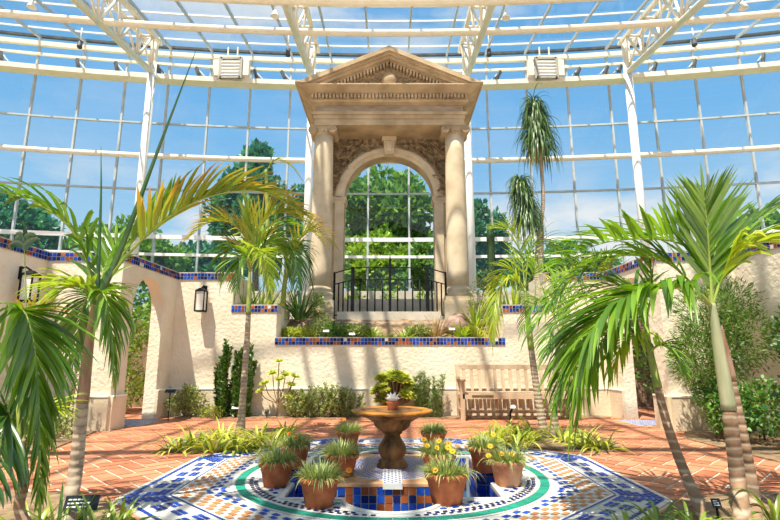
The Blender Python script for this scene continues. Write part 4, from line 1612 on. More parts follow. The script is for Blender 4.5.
def sign(p, w, h, label, tilt=0.5, yaw=0.0, stake_h=0.2, mat='sign', text=True):
    root = thing('plant_sign', p, label, 'plant sign')
    s = V((math.cos(yaw), math.sin(yaw), 0))
    f = V((math.sin(yaw), -math.cos(yaw), 0))
    u = (V((0, 0, 1)) * math.cos(tilt) - f * math.sin(tilt) * -1 * -1).normalized()
    u = (V((0, 0, math.cos(tilt))) - f * math.sin(tilt)).normalized()
    nrm = s.cross(u)
    c = p + V((0, 0, stake_h))
    mb = MB()
    mb.tube([p + V((0, 0, -0.03)), c - nrm * -0.004], 0.008, 6)
    mb.build('stake', 'iron', root)
    mb = MB()
    mb.bar(c - s * w / 2, c + s * w / 2, h, 0.012, up=nrm)
    pl = mb.build('plate', mat, root)
    if text:
        mb = MB()
        for k, (a, b) in enumerate(((-0.40, 0.02), (-0.40, 0.22), (-0.40, 0.30))):
            z = (0.22 - k * 0.24) * h
            x = a * w
            rr = random.Random(k)
            while x < b * w:
                l = rr.uniform(0.05, 0.12) * w
                q = c + s * (x + l / 2) + u * z - nrm * 0
                mb.bar(c + s * x + u * z + nrm * 0.007, c + s * (x + l) + u * z + nrm * 0.007, h * 0.10, 0.002, up=nrm)
                x += l + 0.03 * w
        mb.build('lettering', 'white', pl)
    return root


sg = gnd(79, 528)
sign(sg, 0.19, 0.085, 'black plant name sign with pale lettering at the foot of the ringed palm', 0.45, 0.15, at(79, 503, sg.y).z)
sg = gnd(719, 528)
sign(sg, 0.05, 0.05, 'small black plant sign among strap leaves by the twin trunks', 0.4, 0.0, at(719, 503, sg.y).z)
sg = gnd(168, 421)
sg2 = sign(sg, 0.17, 0.06, 'black plant sign on a tall stake by the archway shrub', 0.7, 0.0, 0.47, text=False)
for (u, v, Y, lab) in ((326, 331, 9.62, 'small white plant tag in the raised planter near the sedums'), (452, 329, 9.62, 'small white plant tag in the raised planter beside the brown rock'), (352, 334, 9.58, 'pale plant tag in the raised planter before the portal steps')):
    p = at(u, v, Y)
    zz = 1.29 if Y < 9.6 else 1.31
    sign(V((p.x, p.y, zz)), 0.11, 0.05, lab, 0.8, 0.0, max(0.05, p.z - zz), mat='white', text=False)
sg = gnd(236, 424)
sign(V((gnd(236, 418).x, 8.87, 0.014)), 0.12, 0.05, 'small white plant tag in front of the tall upright shrub', 0.8, 0, 0.16, mat='white', text=False)


def ground_light(p, label, hgt=0.10):
    root = thing('ground_spotlight', p, label, 'garden light', 'garden spotlights in the wall bed')
    mb = MB()
    mb.lathe([(0.012, 0), (0.012, hgt * 0.5), (0.03, hgt * 0.5), (0.042, hgt * 1.0), (0.035, hgt), (0.02, hgt * .7)], p, 12)
    mb.build('body', 'dark_steel', root)
    mb = MB()
    mb.lathe([(0.001, hgt * 0.86), (0.036, hgt * 0.9)], p, 12)
    mb.build('lens', 'white', root)


for (u, lab) in ((267, 'small steel spotlight at the foot of the branching succulent'), (298, 'small dark spotlight in front of the grey bush')):
    x = xu(u, 412, 8.9)
    ground_light(V((x, 8.9, 0.014)), lab, 0.13)
pq = gnd(765, 441)
ground_light(V((pq.x, pq.y, 0.014)), 'small pale spotlight under the dark bush by the path', 0.12)
# the little hooked lamp before the bench
p = gnd(511, 424)
root = thing('path_lamp', p, 'black hooked path lamp with pale head standing before the bench', 'garden light')
mb = MB()
mb.tube(spline([p, p + V((-0.005, 0, 0.12)), p + V((0.01, 0, 0.2)), p + V((0.05, 0, 0.235))], 10), 0.016, 8)
mb.build('stem', 'iron', root)
mb = MB()
mb.lathe([(0.001, 0.05), (0.03, 0.045), (0.055, 0.0), (0.05, -0.005), (0.001, 0.0)], p + V((0.045, 0, 0.235)), 12)
mb.build('lamp_shade', 'lamp_glass', root)
# ================================================================== plants
def frond_mesh(pts, L=0.5, w=0.035, n=26, ang=0.9, vee=0.25, droop=0.7, t0=0.12, rad=0.010, up=None, tip=0.0, seed=0, ratio=0.45, jitter=0.12, tone=(0, 1), rmi=1, skip=0.0):
    rr = random.Random(seed)
    mb = MB()
    path = spline(pts, 40)
    mb.tube(path, [rad * (1 - 0.85 * i / 40) for i in range(41)], 6, rmi)
    prev_side = None
    for i in range(n):
        t = t0 + (1 - t0) * (i + 0.5) / n
        k = t * 40
        j = min(39, int(k))
        p = path[j].lerp(path[j + 1], k - j)
        tg = (path[min(40, j + 2)] - path[max(0, j - 1)]).normalized()
        uv = V(up) if up is not None else V((0, 0, 1))
        side = tg.cross(uv)
        if side.length < 0.2:
            side = prev_side or tg.cross(V((0, -1, 0.2)))
        side = side.normalized()
        if prev_side is not None and side.dot(prev_side) < 0 and up is None:
            side = -side
        prev_side = side
        nu = side.cross(tg).normalized()
        env = math.sin(PI * min(1, 0.18 + 0.78 * t)) ** 0.75
        for s in (-1, 1):
            if rr.random() < skip:
                continue
            a = ang * (1 - 0.45 * t) + rr.uniform(-jitter, jitter)
            d = tg * math.cos(a) + side * s * math.sin(a) + nu * (vee + rr.uniform(-jitter, jitter))
            l = L * env * rr.uniform(0.88, 1.08)
            mb.blade(p + tg * rr.uniform(-.01, .01), d, nu, l, w * rr.uniform(0.8, 1.15) * (0.6 + 0.4 * env), droop * rr.uniform(0.6, 1.4), 5, 0.22, 0, rr.uniform(*tone), tip * rr.uniform(0.3, 1.0))
    # end leaflet
    mb.blade(path[-1], (path[-1] - path[-3]), V((0, 0, 1)), L * 0.45, w * 0.8, droop, 4, 0.2, 0, rr.uniform(*tone), tip)
    return mb


def palm(name, label, trunks, fronds, leaf='palm', rach='rachis', group=None, cat='palm', flare=1.0):
    """trunks: list of dict(pts, r0, r1, mat, shaft=(k, mat)); fronds: list of dict(pts=..., kw)"""
    base = V(trunks[0]['pts'][0])
    root = thing(name, base, label, cat, group)
    for T in trunks:
        path = spline(T['pts'], 40)
        r0, r1 = T['r0'], T['r1']
        k = int(40 * T.get('cut', 1.0))
        rad = [r0 + (r1 - r0) * (i / 40) for i in range(41)]
        for i in range(6):
            rad[i] *= 1 + 0.35 * flare * (1 - i / 6)
        mb = MB()
        mb.tube(path[:k + 1], [rad[i] * (1 + 0.05 * (i % 2)) for i in range(k + 1)], 14)
        mb.build('trunk', T.get('mat', 'trunk'), root)
        if k < 40:
            mb = MB()
            mb.tube(path[k:], [rad[i] * (1.12 - 0.5 * ((i - k) / (41 - k)) ** 2) for i in range(k, 41)], 14)
            mb.build('crownshaft', T.get('shaft', 'shaft'), root)
    for i, f in enumerate(fronds):
        kw = dict(f)
        pts = kw.pop('pts')
        lf = kw.pop('leaf', leaf)
        rc = kw.pop('rach', rach)
        nm = kw.pop('name', 'frond')
        if nm == 'spear_leaf':
            mb = MB()
            path = spline(pts, 24)
            r = kw.get('rad', 0.014)
            mb.tube(path, [r * (1 - 0.93 * (q / 24) ** 1.3) for q in range(25)], 6, tone=0.6)
            mb.build('spear_leaf', lf, root)
            continue
        mb = frond_mesh(pts, seed=hash_seed(name, i), **kw)
        mb.build('frond', [lf, rc], root)
    return root


def hash_seed(s, i):
    return sum(ord(c) * (k + 3) for k, c in enumerate(s)) * 31 + i * 7


def P(*q):
    return [at(*x) for x in q]


# ---- the palm with the spear crown, twin ringed trunks (bench side, close)
Yr = 3.35
palm('areca_palm', 'close palm with twin ringed trunks, green crownshaft and feather fan held straight up', [
    dict(pts=[gnd(747, 548)] + P((739, 490, Yr), (729, 410, Yr), (719, 350, Yr), (712, 303, Yr)), r0=0.050, r1=0.030, mat='trunk', cut=0.50, shaft='shaft'),
    dict(pts=[gnd(757, 541)] + P((752, 490, 3.5), (741, 430, 3.5), (731, 380, 3.5), (719, 325, 3.45)), r0=0.044, r1=0.026, mat='trunk', cut=0.75, shaft='shaft_brown'),
], [
    dict(pts=P((712, 306, Yr), (710, 270, Yr), (707, 225, Yr - .05), (704, 195, Yr - .1)), L=0.50, w=0.029, n=27, ang=0.78, vee=0.10, droop=0.25, t0=0.16, up=(0, -1, 0.0), rad=0.013, jitter=0.07, tone=(0.0, 1)),
    dict(pts=P((712, 306, Yr), (714, 262, Yr + .05), (718, 228, Yr + .1), (720, 205, Yr + .15)), L=0.42, w=0.032, n=16, ang=0.7, vee=0.10, droop=0.3, t0=0.2, up=(0, -1, 0.0), jitter=0.1, tone=(0.0, .8)),
    dict(pts=P((712, 306, Yr), (700, 262, Yr + .1), (678, 243, Yr + .15), (640, 239, Yr + .1), (600, 244, Yr), (560, 262, Yr - .1)), L=0.52, w=0.042, n=30, ang=0.9, vee=0.45, droop=0.55, rad=0.010, tone=(0.1, 1)),
    dict(pts=P((712, 306, Yr), (698, 293, Yr - .1), (678, 288, Yr - .2), (648, 290, Yr - .3), (615, 304, Yr - .4), (590, 340, Yr - .45), (575, 410, Yr - .45)), L=0.66, w=0.046, n=48, ang=0.75, vee=0.10, droop=1.7, t0=0.24, rad=0.012, tone=(0.15, 1)),
    dict(pts=P((712, 306, Yr), (694, 286, Yr + .2), (665, 262, Yr + .3), (620, 256, Yr + .3), (572, 278, Yr + .2), (535, 325, Yr + .1)), L=0.50, w=0.040, n=34, ang=0.75, vee=0.15, droop=1.1, t0=0.25, rad=0.010, tone=(0.0, .9)),
    dict(pts=P((712, 306, Yr), (726, 268, Yr), (748, 246, Yr - .1), (775, 242, Yr - .2), (815, 262, Yr - .3)), L=0.44, w=0.042, n=26, ang=0.95, vee=0.1, droop=1.7, rad=0.010, tone=(0.3, 1), leaf='palm_lime'),
    dict(pts=P((712, 306, Yr), (728, 255, Yr + .2), (752, 222, Yr + .4), (790, 205, Yr + .5)), L=0.46, w=0.036, n=24, ang=0.8, vee=0.3, droop=0.6, tone=(0, .8)),
])

# ---- leaning palm between the path and the court
Yl = 3.75
palm('leaning_palm', 'slim palm leaning across the path with a patchy green and brown trunk', [
    dict(pts=[gnd(712, 530)] + P((687, 478, 3.62), (669, 430, 3.66), (658, 388, 3.7), (651, 355, Yl), (644, 315, Yl)), r0=0.037, r1=0.018, mat='trunk', cut=0.60, shaft='stem_green'),
], [
    dict(pts=P((646, 318, Yl), (622, 308, Yl - .2), (592, 322, Yl - .3), (570, 358, Yl - .35), (556, 405, Yl - .35)), L=0.50, w=0.042, n=32, ang=0.75, vee=0.1, droop=1.4, t0=0.14, tone=(0.3, 1)),
    dict(pts=P((646, 318, Yl), (630, 322, Yl - .1), (607, 335, Yl - .2), (588, 368, Yl - .3), (578, 420, Yl - .3)), L=0.48, w=0.036, n=26, ang=0.75, vee=0.1, droop=1.8, t0=0.12, tone=(0.2, 1)),
    dict(pts=P((646, 318, Yl), (640, 296, Yl + .1), (622, 285, Yl + .2), (590, 292, Yl + .2), (560, 318, Yl + .2), (545, 350, Yl + .1)), L=0.46, w=0.032, n=26, ang=0.85, vee=0.25, droop=1.2, tone=(0.0, .8)),
    dict(pts=P((650, 352, Yl), (660, 345, Yl - .1), (672, 352, Yl - .15), (684, 372, Yl - .2)), L=0.26, w=0.03, n=14, ang=0.8, vee=0.2, droop=1.4, tone=(.2, .8)),
    dict(pts=P((648, 340, Yl), (638, 335, Yl - .2), (622, 345, Yl - .3), (612, 375, Yl - .3)), L=0.34, w=0.034, n=16, ang=0.7, vee=0.1, droop=1.9, tone=(.3, 1), leaf='palm_lime'),
    dict(pts=P((646, 320, Yl), (652, 290, Yl), (650, 265, Yl), (640, 250, Yl)), L=0.25, w=0.03, n=12, ang=0.6, vee=0.3, droop=0.4, tone=(.2, .9)),
])

# ---- ringed palm with long spear leaves (far side from the bench, close)
Y1 = 3.45
palm('spear_palm', 'close palm with ringed pale trunk, reddish shaft and two long unopened spear leaves', [
    dict(pts=[gnd(62, 530)] + P((74, 480, Y1), (80, 430, Y1), (87, 360, Y1), (95, 300, Y1)), r0=0.048, r1=0.026, mat='trunk_pale', cut=0.62, shaft='shaft_brown'),
], [
    dict(pts=P((96, 304, Y1), (122, 246, Y1), (158, 150, Y1), (197, 48, Y1 - .1)), name='spear_leaf', rad=0.028, leaf='palm_dark'),
    dict(pts=P((97, 304, Y1), (99, 250, Y1), (101, 195, Y1), (101, 146, Y1)), name='spear_leaf', rad=0.017, leaf='palm_dark'),
    dict(pts=P((97, 304, Y1), (112, 275, Y1), (138, 244, Y1 - .1), (172, 215, Y1 - .2), (215, 195, Y1 - .2), (262, 192, Y1 - .1), (305, 215, Y1)), L=0.44, w=0.040, n=34, ang=0.62, vee=0.30, droop=0.75, t0=0.34, rad=0.013, tip=0.8, tone=(0.0, .8), leaf='palm_rust', rach='rachis'),
    dict(pts=P((97, 304, Y1), (112, 272, Y1 + .1), (134, 240, Y1 + .1), (160, 212, Y1 + .1), (180, 185, Y1 + .1)), L=0.34, w=0.045, n=12, ang=0.55, vee=0.25, droop=0.5, t0=0.45, rad=0.011, tone=(0.2, 1), leaf='palm'),
    dict(pts=P((95, 300, Y1), (86, 258, Y1), (70, 228, Y1 - .1), (40, 205, Y1 - .2), (0, 192, Y1 - .2), (-40, 195, Y1 - .2)), L=0.42, w=0.062, n=17, ang=0.8, vee=0.22, droop=1.5, rad=0.011, tone=(0.0, .8)),
    dict(pts=P((97, 302, Y1), (101, 293, Y1 - .1), (107, 303, Y1 - .15), (111, 335, Y1 - .15), (114, 378, Y1 - .15)), L=0.34, w=0.030, n=34, ang=0.65, vee=0.05, droop=1.7, t0=0.1, tone=(0.1, 1)),
    dict(pts=P((97, 302, Y1), (102, 288, Y1 + .2), (110, 292, Y1 + .25), (118, 325, Y1 + .25)), L=0.30, w=0.030, n=22, ang=0.7, vee=0.05, droop=1.5, t0=0.1, tone=(0.3, 1), leaf='palm_lime'),
    dict(pts=P((96, 302, Y1), (82, 288, Y1 - .1), (62, 290, Y1 - .2), (44, 316, Y1 - .25)), L=0.36, w=0.036, n=22, ang=0.8, vee=0.15, droop=1.3, tone=(0.2, 1), leaf='palm_lime'),
    dict(pts=P((97, 302, Y1), (104, 270, Y1 + .1), (116, 246, Y1 + .2), (134, 232, Y1 + .3)), L=0.34, w=0.036, n=18, ang=0.75, vee=0.3, droop=0.8, tone=(0.2, 1)),
    dict(pts=P((96, 304, Y1), (88, 296, Y1 + .15), (80, 318, Y1 + .2), (74, 360, Y1 + .2)), L=0.34, w=0.030, n=26, ang=0.7, vee=0.1, droop=1.6, tone=(0.0, .9)),
])

# ---- drooping palm at the picture edge
Y2 = 2.55
palm('drooping_palm', 'close palm with a heavy hanging dark frond and orange-tipped leaves beside the black sign', [
    dict(pts=[V((gnd(20, 640).x, 2.5, 0.0))] + P((24, 520, 2.5), (24, 480, 2.5), (20, 440, 2.5)), r0=0.024, r1=0.020, mat='trunk'),
], [
    dict(pts=P((20, 445, 2.5), (16, 370, Y2), (14, 320, Y2), (24, 312, Y2 - .05), (34, 345, Y2 - .1), (39, 410, Y2 - .1), (39, 495, Y2 - .1)), L=0.42, w=0.030, n=56, ang=0.75, vee=0.05, droop=1.1, t0=0.42, rad=0.010, tone=(0.0, .8), leaf='palm'),
    dict(pts=P((20, 445, 2.5), (10, 380, Y2 + .1), (-8, 325, Y2 + .1), (-20, 320, Y2), (-30, 350, Y2)), L=0.36, w=0.027, n=26, ang=0.75, vee=0.1, droop=1.4, t0=0.35, tone=(0.3, 1)),
    dict(pts=P((22, 445, 2.5), (26, 380, 2.7), (26, 300, 2.75), (24, 238, 2.75)), L=0.30, w=0.055, n=4, ang=1.1, vee=0.0, droop=3.0, t0=0.93, rad=0.010, tone=(0.0, .3), leaf='palm_dark', jitter=0.3),
    dict(pts=P((21, 445, 2.5), (20, 390, 2.8), (22, 340, 2.85), (38, 312, 2.85), (56, 312, 2.85)), L=0.22, w=0.026, n=14, ang=0.8, vee=0.2, droop=0.9, t0=0.5, tip=1.0, tone=(0.3, 1), leaf='palm_rust'),
    dict(pts=P((20, 448, 2.5), (30, 420, 2.7), (45, 408, 2.8), (62, 412, 2.8)), L=0.24, w=0.024, n=14, ang=0.6, vee=0.15, droop=0.8, tone=(0.2, 1), leaf='palm_lime'),
    dict(pts=P((18, 448, 2.5), (8, 415, 2.5), (2, 430, 2.45), (-2, 490, 2.4)), L=0.36, w=0.027, n=20, ang=0.7, vee=0.1, droop=1.5, tone=(0.0, .7), leaf='palm_dark'),
])

# ---- slim palm in the strap-leaf bed
Y3 = 6.35
b3 = gnd(240, 434)
palm('slim_palm', 'slim pale-trunked palm rising from the strap-leaf bed, with rust-tipped arching fronds', [
    dict(pts=[b3] + P((243, 395, b3.y), (247, 340, b3.y), (249, 300, b3.y), (250, 268, b3.y)), r0=0.052, r1=0.024, mat='trunk_pale', cut=0.66, shaft='stem_green', flare=1),
], [
    dict(pts=P((250, 272, Y3), (246, 240, Y3), (232, 224, Y3), (210, 222, Y3 - .1), (188, 238, Y3 - .2)), L=0.46, w=0.036, n=30, ang=0.8, vee=0.2, droop=0.9, tip=1.0, tone=(.3, 1), leaf='palm_rust', rach='rachis_rust'),
    dict(pts=P((250, 270, Y3), (258, 232, Y3), (274, 214, Y3), (298, 218, Y3 - .1), (322, 242, Y3 - .2)), L=0.56, w=0.042, n=32, ang=0.7, vee=0.3, droop=0.9, tip=1.0, tone=(.3, 1), leaf='palm_rust', rach='rachis_rust'),
    dict(pts=P((250, 270, Y3), (264, 246, Y3), (280, 248, Y3), (288, 275, Y3)), L=0.55, w=0.040, n=28, ang=0.7, vee=0.15, droop=1.3, tone=(.0, 1), leaf='palm'),
    dict(pts=P((250, 270, Y3), (240, 248, Y3 + .1), (228, 252, Y3 + .1), (222, 280, Y3 + .1)), L=0.50, w=0.038, n=26, ang=0.7, vee=0.15, droop=1.3, tone=(.1, .9)),
    dict(pts=P((250, 270, Y3), (251, 240, Y3 + .2), (249, 215, Y3 + .2), (243, 198, Y3 + .2)), L=0.40, w=0.038, n=20, ang=0.5, vee=0.2, droop=0.5, tone=(.3, 1), leaf='palm_lime'),
    dict(pts=P((250, 270, Y3), (256, 252, Y3 - .3), (264, 256, Y3 - .5), (270, 286, Y3 - .6)), L=0.48, w=0.038, n=24, ang=0.8, vee=0.15, droop=1.4, tone=(.2, 1), leaf='palm_lime'),
    dict(pts=P((250, 270, Y3), (260, 236, Y3 + .3), (272, 232, Y3 + .5), (284, 252, Y3 + .6)), L=0.50, w=0.038, n=24, ang=0.8, vee=0.15, droop=1.2, tone=(.0, .9), leaf='palm'),
    dict(pts=P((250, 270, Y3), (246, 255, Y3 - .3), (240, 262, Y3 - .4), (236, 290, Y3 - .4)), L=0.42, w=0.036, n=20, ang=0.8, vee=0.15, droop=1.4, tone=(.0, .9), leaf='palm'),
])

# ---- twin palm beside the bench
b4 = gnd(545, 438)
Y4 = b4.y
b5 = gnd(556, 438)
palm('bench_palm', 'twin slender grey-trunked palms growing as one clump in front of the bench end', [
    dict(pts=[b4] + P((541, 415, Y4), (534, 370, Y4), (528, 320, Y4), (525, 288, Y4)), r0=0.060, r1=0.024, mat='trunk_pale', cut=0.62, shaft='stem_green'),
    dict(pts=[b5] + P((554, 410, Y4), (556, 370, Y4), (560, 330, Y4)), r0=0.055, r1=0.026, mat='trunk_pale', cut=0.75, shaft='stem_green'),
], [
    dict(pts=P((525, 292, Y4), (513, 279, Y4 - .1), (500, 286, Y4 - .2), (494, 312, Y4 - .3), (493, 340, Y4 - .3)), L=0.44, w=0.036, n=28, ang=0.7, vee=0.05, droop=1.6, tone=(.3, 1), leaf='palm_lime', tip=.5),
    dict(pts=P((525, 290, Y4), (512, 270, Y4), (500, 276, Y4), (490, 300, Y4)), L=0.42, w=0.036, n=20, ang=0.8, vee=0.15, droop=1.1, tone=(.3, 1), leaf='palm_lime'),
    dict(pts=P((525, 288, Y4), (530, 252, Y4), (545, 244, Y4), (570, 262, Y4), (585, 300, Y4)), L=0.5, w=0.036, n=24, ang=0.8, vee=0.2, droop=1.2, tone=(0, .8)),
    dict(pts=P((525, 288, Y4), (521, 255, Y4 + .2), (512, 232, Y4 + .2), (495, 228, Y4 + .2)), L=0.44, w=0.034, n=18, ang=0.7, vee=0.25, droop=0.9, tone=(.2, 1), leaf='palm_lime'),
    dict(pts=P((525, 288, Y4), (540, 265, Y4 - .4), (556, 280, Y4 - .6), (562, 320, Y4 - .7)), L=0.46, w=0.036, n=20, ang=0.8, vee=0.1, droop=1.4, tone=(.2, 1)),
    dict(pts=P((560, 334, Y4), (548, 305, Y4), (533, 305, Y4 - .1), (522, 330, Y4 - .2)), L=0.4, w=0.034, n=18, ang=0.8, vee=0.1, droop=1.2, tone=(.0, .8)),
    dict(pts=P((560, 334, Y4), (572, 300, Y4), (592, 300, Y4), (606, 335, Y4)), L=0.5, w=0.036, n=22, ang=0.8, vee=0.1, droop=1.3, tone=(.1, .9)),
    dict(pts=P((560, 334, Y4), (562, 296, Y4 + .2), (575, 270, Y4 + .3), (598, 268, Y4 + .3)), L=0.5, w=0.036, n=20, ang=0.75, vee=0.2, droop=0.9, tone=(.2, 1), leaf='palm_lime'),
])

# ---- terrace palm with yellow stems beside the portal
Y6 = 10.0
def terr(u, Y, z=1.74):
    return V((xu(u, 318, Y), Y, z))
palm('yellow_cane_palm', 'yellow-stemmed cane palm on the terrace beside the portal column', [
    dict(pts=[terr(268, Y6)] + P((269, 290, Y6), (268, 250, Y6), (267, 200, Y6), (266, 170, Y6)), r0=0.06, r1=0.03, mat='stem_green'),
    dict(pts=[terr(283, Y6)] + P((284, 290, Y6), (288, 262, Y6)), r0=0.06, r1=0.035, mat='stem_green'),
], [
    dict(pts=P((268, 252, Y6), (258, 232, Y6 - .2), (248, 240, Y6 - .3), (244, 272, Y6 - .3)), L=0.62, w=0.05, n=22, ang=0.7, vee=0.1, droop=1.4, tone=(.2, 1), leaf='palm_lime'),
    dict(pts=P((268, 252, Y6), (276, 226, Y6), (288, 228, Y6), (300, 256, Y6)), L=0.62, w=0.05, n=22, ang=0.7, vee=0.15, droop=1.3, tone=(.1, .9)),
    dict(pts=P((288, 264, Y6), (296, 246, Y6), (306, 256, Y6), (312, 285, Y6)), L=0.62, w=0.05, n=20, ang=0.7, vee=0.1, droop=1.5, tone=(0, .7), leaf='palm_dark'),
    dict(pts=P((288, 264, Y6), (281, 248, Y6 - .1), (274, 260, Y6 - .2), (272, 290, Y6 - .2)), L=0.62, w=0.05, n=20, ang=0.7, vee=0.1, droop=1.5, tone=(0, .8)),
    dict(pts=P((288, 264, Y6), (292, 250, Y6 - .4), (296, 262, Y6 - .6), (298, 292, Y6 - .7)), L=0.62, w=0.05, n=20, ang=0.7, vee=0.1, droop=1.5, tone=(0, .8), leaf='palm_dark'),
    dict(pts=P((266, 172, Y6), (275, 160, Y6), (290, 165, Y6), (302, 180, Y6)), L=0.3, w=0.04, n=10, ang=0.6, vee=0.1, droop=0.8, tip=0.6, tone=(.5, 1), leaf='palm_rust'),
    dict(pts=P((288, 264, Y6), (300, 238, Y6 - .3), (316, 232, Y6 - .4), (334, 246, Y6 - .5)), L=0.55, w=0.045, n=16, ang=0.6, vee=0.3, droop=0.6, tip=1.0, tone=(.4, 1), leaf='palm_rust', rach='rachis_rust'),
])


# ---- generic plants
def strap_clump(name, p, label, n=26, L=0.42, w=0.03, leaf='lime', cat='plant', group=None, seed=1, spread=0.09, el=(0.5, 1.35), droop=1.6):
    rr = random.Random(seed)
    root = thing(name, p, label, cat, group)
    mb = MB()
    for i in range(n):
        a = rr.uniform(0, 2 * PI)
        e = rr.uniform(*el)
        d = V((math.cos(a) * math.cos(e), math.sin(a) * math.cos(e), math.sin(e)))
        mb.blade(p + V((math.cos(a), math.sin(a), 0)) * rr.random() * spread + V((0, 0, -0.01)), d, V((0, 0, 1)), L * rr.uniform(0.6, 1.1), w * rr.uniform(0.8, 1.2), droop * rr.uniform(0.6, 1.4), 6, 0.2, 0, rr.random())
    mb.build('foliage', leaf, root)
    return root


def cloud(mb, c, r, n, size, rr, mi=0, elong=2.2, shell=0.55, updir=0.2):
    c, r = V(c), V(r)
    for i in range(n):
        d = V((rr.gauss(0, 1), rr.gauss(0, 1), rr.gauss(0, 1))).normalized()
        q = (shell + (1 - shell) * rr.random()) if rr.random() < 0.8 else rr.random()
        p = c + V((d.x * r.x, d.y * r.y, d.z * r.z)) * q
        ld = (d + V((rr.gauss(0, .6), rr.gauss(0, .6), rr.gauss(0, .6) + updir))).normalized()
        nn = V((rr.gauss(0, 1), rr.gauss(0, 1), rr.gauss(0, 1) + 0.6))
        s = size * rr.uniform(0.6, 1.3)
        mb.leafquad(p, ld, nn, s, s / elong, mi, rr.random())


def shrub(name, p, label, blobs, n, size, leaf, stem='stem', cat='shrub', group=None, seed=1, elong=2.2, updir=0.2, stems=5):
    """blobs: list of (dx, dy, dz, rx, ry, rz) relative to p"""
    rr = random.Random(seed)
    root = thing(name, p, label, cat, group)
    mb = MB()
    tot = sum(b[3] * b[5] for b in blobs)
    for b in blobs:
        cloud(mb, p + V(b[:3]), b[3:], int(n * b[3] * b[5] / tot), size, rr, 0, elong, updir=updir)
    mb.build('foliage', leaf, root)
    mb = MB()
    for b in blobs[:stems] if len(blobs) >= stems else blobs:
        top = p + V(b[:3]) + V((0, 0, b[5] * 0.4))
        s = p + V((rr.uniform(-.04, .04), rr.uniform(-.04, .04), -0.02))
        mid = s.lerp(top, 0.5) + V((rr.uniform(-.03, .03), 0, 0.02))
        r0 = max(0.008, (top - s).length * 0.018)
        mb.tube(spline([s, mid, top], 8), [r0 * (1 - 0.07 * i) for i in range(9)], 6)
    mb.build('stem', stem, root)
    return root


def spire_shrub(name, p, label, spires, leaf, n_each, size, seed=1, cat='shrub', group=None, elong=3.5):
    """upright shoots clothed with small leaves; spires: (dx, dy, h, lean_x, lean_y)"""
    rr = random.Random(seed)
    root = thing(name, p, label, cat, group)
    fo, st = MB(), MB()
    for dx, dy, h, lx, ly in spires:
        b = p + V((dx, dy, -0.01))
        t = b + V((lx, ly, h))
        path = spline([b, b.lerp(t, .5) + V((rr.uniform(-.03, .03), rr.uniform(-.03, .03), 0)), t], 10)
        st.tube(path, [0.008 * (1 - .08 * i) for i in range(11)], 5)
        for i in range(n_each):
            k = (rr.random() ** 0.8) * 10
            j = min(9, int(k))
            q = path[j].lerp(path[j + 1], k - j)
            a = rr.uniform(0, 2 * PI)
            d = V((math.cos(a), math.sin(a), rr.uniform(0.2, 1.4)))
            s = size * rr.uniform(.6, 1.2)
            fo.leafquad(q, d, V((rr.gauss(0, 1), rr.gauss(0, 1), 1)), s, s / elong, 0, rr.random())
    fo.build('foliage', leaf, root)
    st.build('stem', 'stem', root)
    return root


def rosette(mb, c, r, up, rr, mi=0):
    up = V(up).normalized()
    s = up.cross(V((0.3, 1, 0.1))).normalized()
    t = up.cross(s)
    for lay, (m, tl, k) in enumerate(((9, 0.25, 1.0), (8, 0.6, 0.8), (6, 1.1, 0.6))):
        for q in range(m):
            a = 2 * PI * q / m + lay * 0.3
            d = s * math.cos(a) + t * math.sin(a) + up * tl
            mb.blade(c, d, up, r * k, r * 0.42, 0.0, 3, 0.15, mi, rr.random(), prof=1)


def succulent(name, p, label, tips, r, leaf='lime', seed=1, fork=None, stem_r=0.016):
    """branching stems, each ending in a rosette; tips: offsets from p"""
    rr = random.Random(seed)
    root = thing(name, p, label, 'succulent')
    mb = MB()
    fork = V(fork) if fork else V((0, 0, 0.2))
    mb.tube([p + V((0, 0, -.01)), p + fork], [stem_r * 1.2, stem_r], 8)
    for tp in tips:
        e = p + V(tp)
        mb.tube(spline([p + fork * 0.9, (p + fork).lerp(e, .5) + V((tp[0] * .2, 0, -.03)), e], 8), stem_r * 0.7, 6)
    mb.build('stem', 'stem', root)
    for tp in tips:
        m = MB()
        rosette(m, p + V(tp), r * rr.uniform(.8, 1.15), V((tp[0] * 1.2, -0.35 + rr.uniform(-.2, .2), 0.9)), rr)
        m.build('rosette', leaf, root)
    return root


# strap-leaf beds beside the court
clumpL = [(178, 449, 'by the point of the brick path'), (198, 445, 'second in from the brick path'), (215, 451, 'on the court edge, before the slim palm'), (222, 438, 'behind its fellows before the slim palm'),
          (258, 440, 'just past the slim palm trunk'), (268, 448, 'on the court edge past the slim palm'), (284, 438, 'nearest the flower pots'), (236, 449, 'in front of the slim palm trunk')]
for i, (u, v, nt) in enumerate(clumpL):
    p = gnd(u, v, 0.014)
    strap_clump('strap_leaf_plant', p, 'yellow-green strap-leaf clump in the slim palm bed, ' + nt, n=42, L=0.34, w=0.032, leaf='lime', el=(0.15, 1.2), droop=2.3, spread=0.16, group='strap-leaf clumps in the court-side beds', seed=100 + i)
clumpR = [(492, 440, 'nearest the tall dark pot'), (507, 434, 'before the hooked lamp'), (522, 441, 'between the hooked lamp and the twin palm'), (534, 434, 'close behind the twin palm foot'), (566, 441, 'past the twin palm trunks'),
          (584, 446, 'under the hanging frond'), (602, 449, 'at the brick path end'), (516, 447, 'at the court edge')]
for i, (u, v, nt) in enumerate(clumpR):
    p = gnd(u, v, 0.014)
    strap_clump('strap_leaf_plant', p, 'yellow-green strap-leaf clump in the bench-side bed, ' + nt, n=42, L=0.34, w=0.032, leaf='lime', el=(0.15, 1.2), droop=2.3, spread=0.16, group='strap-leaf clumps in the court-side beds', seed=140 + i)
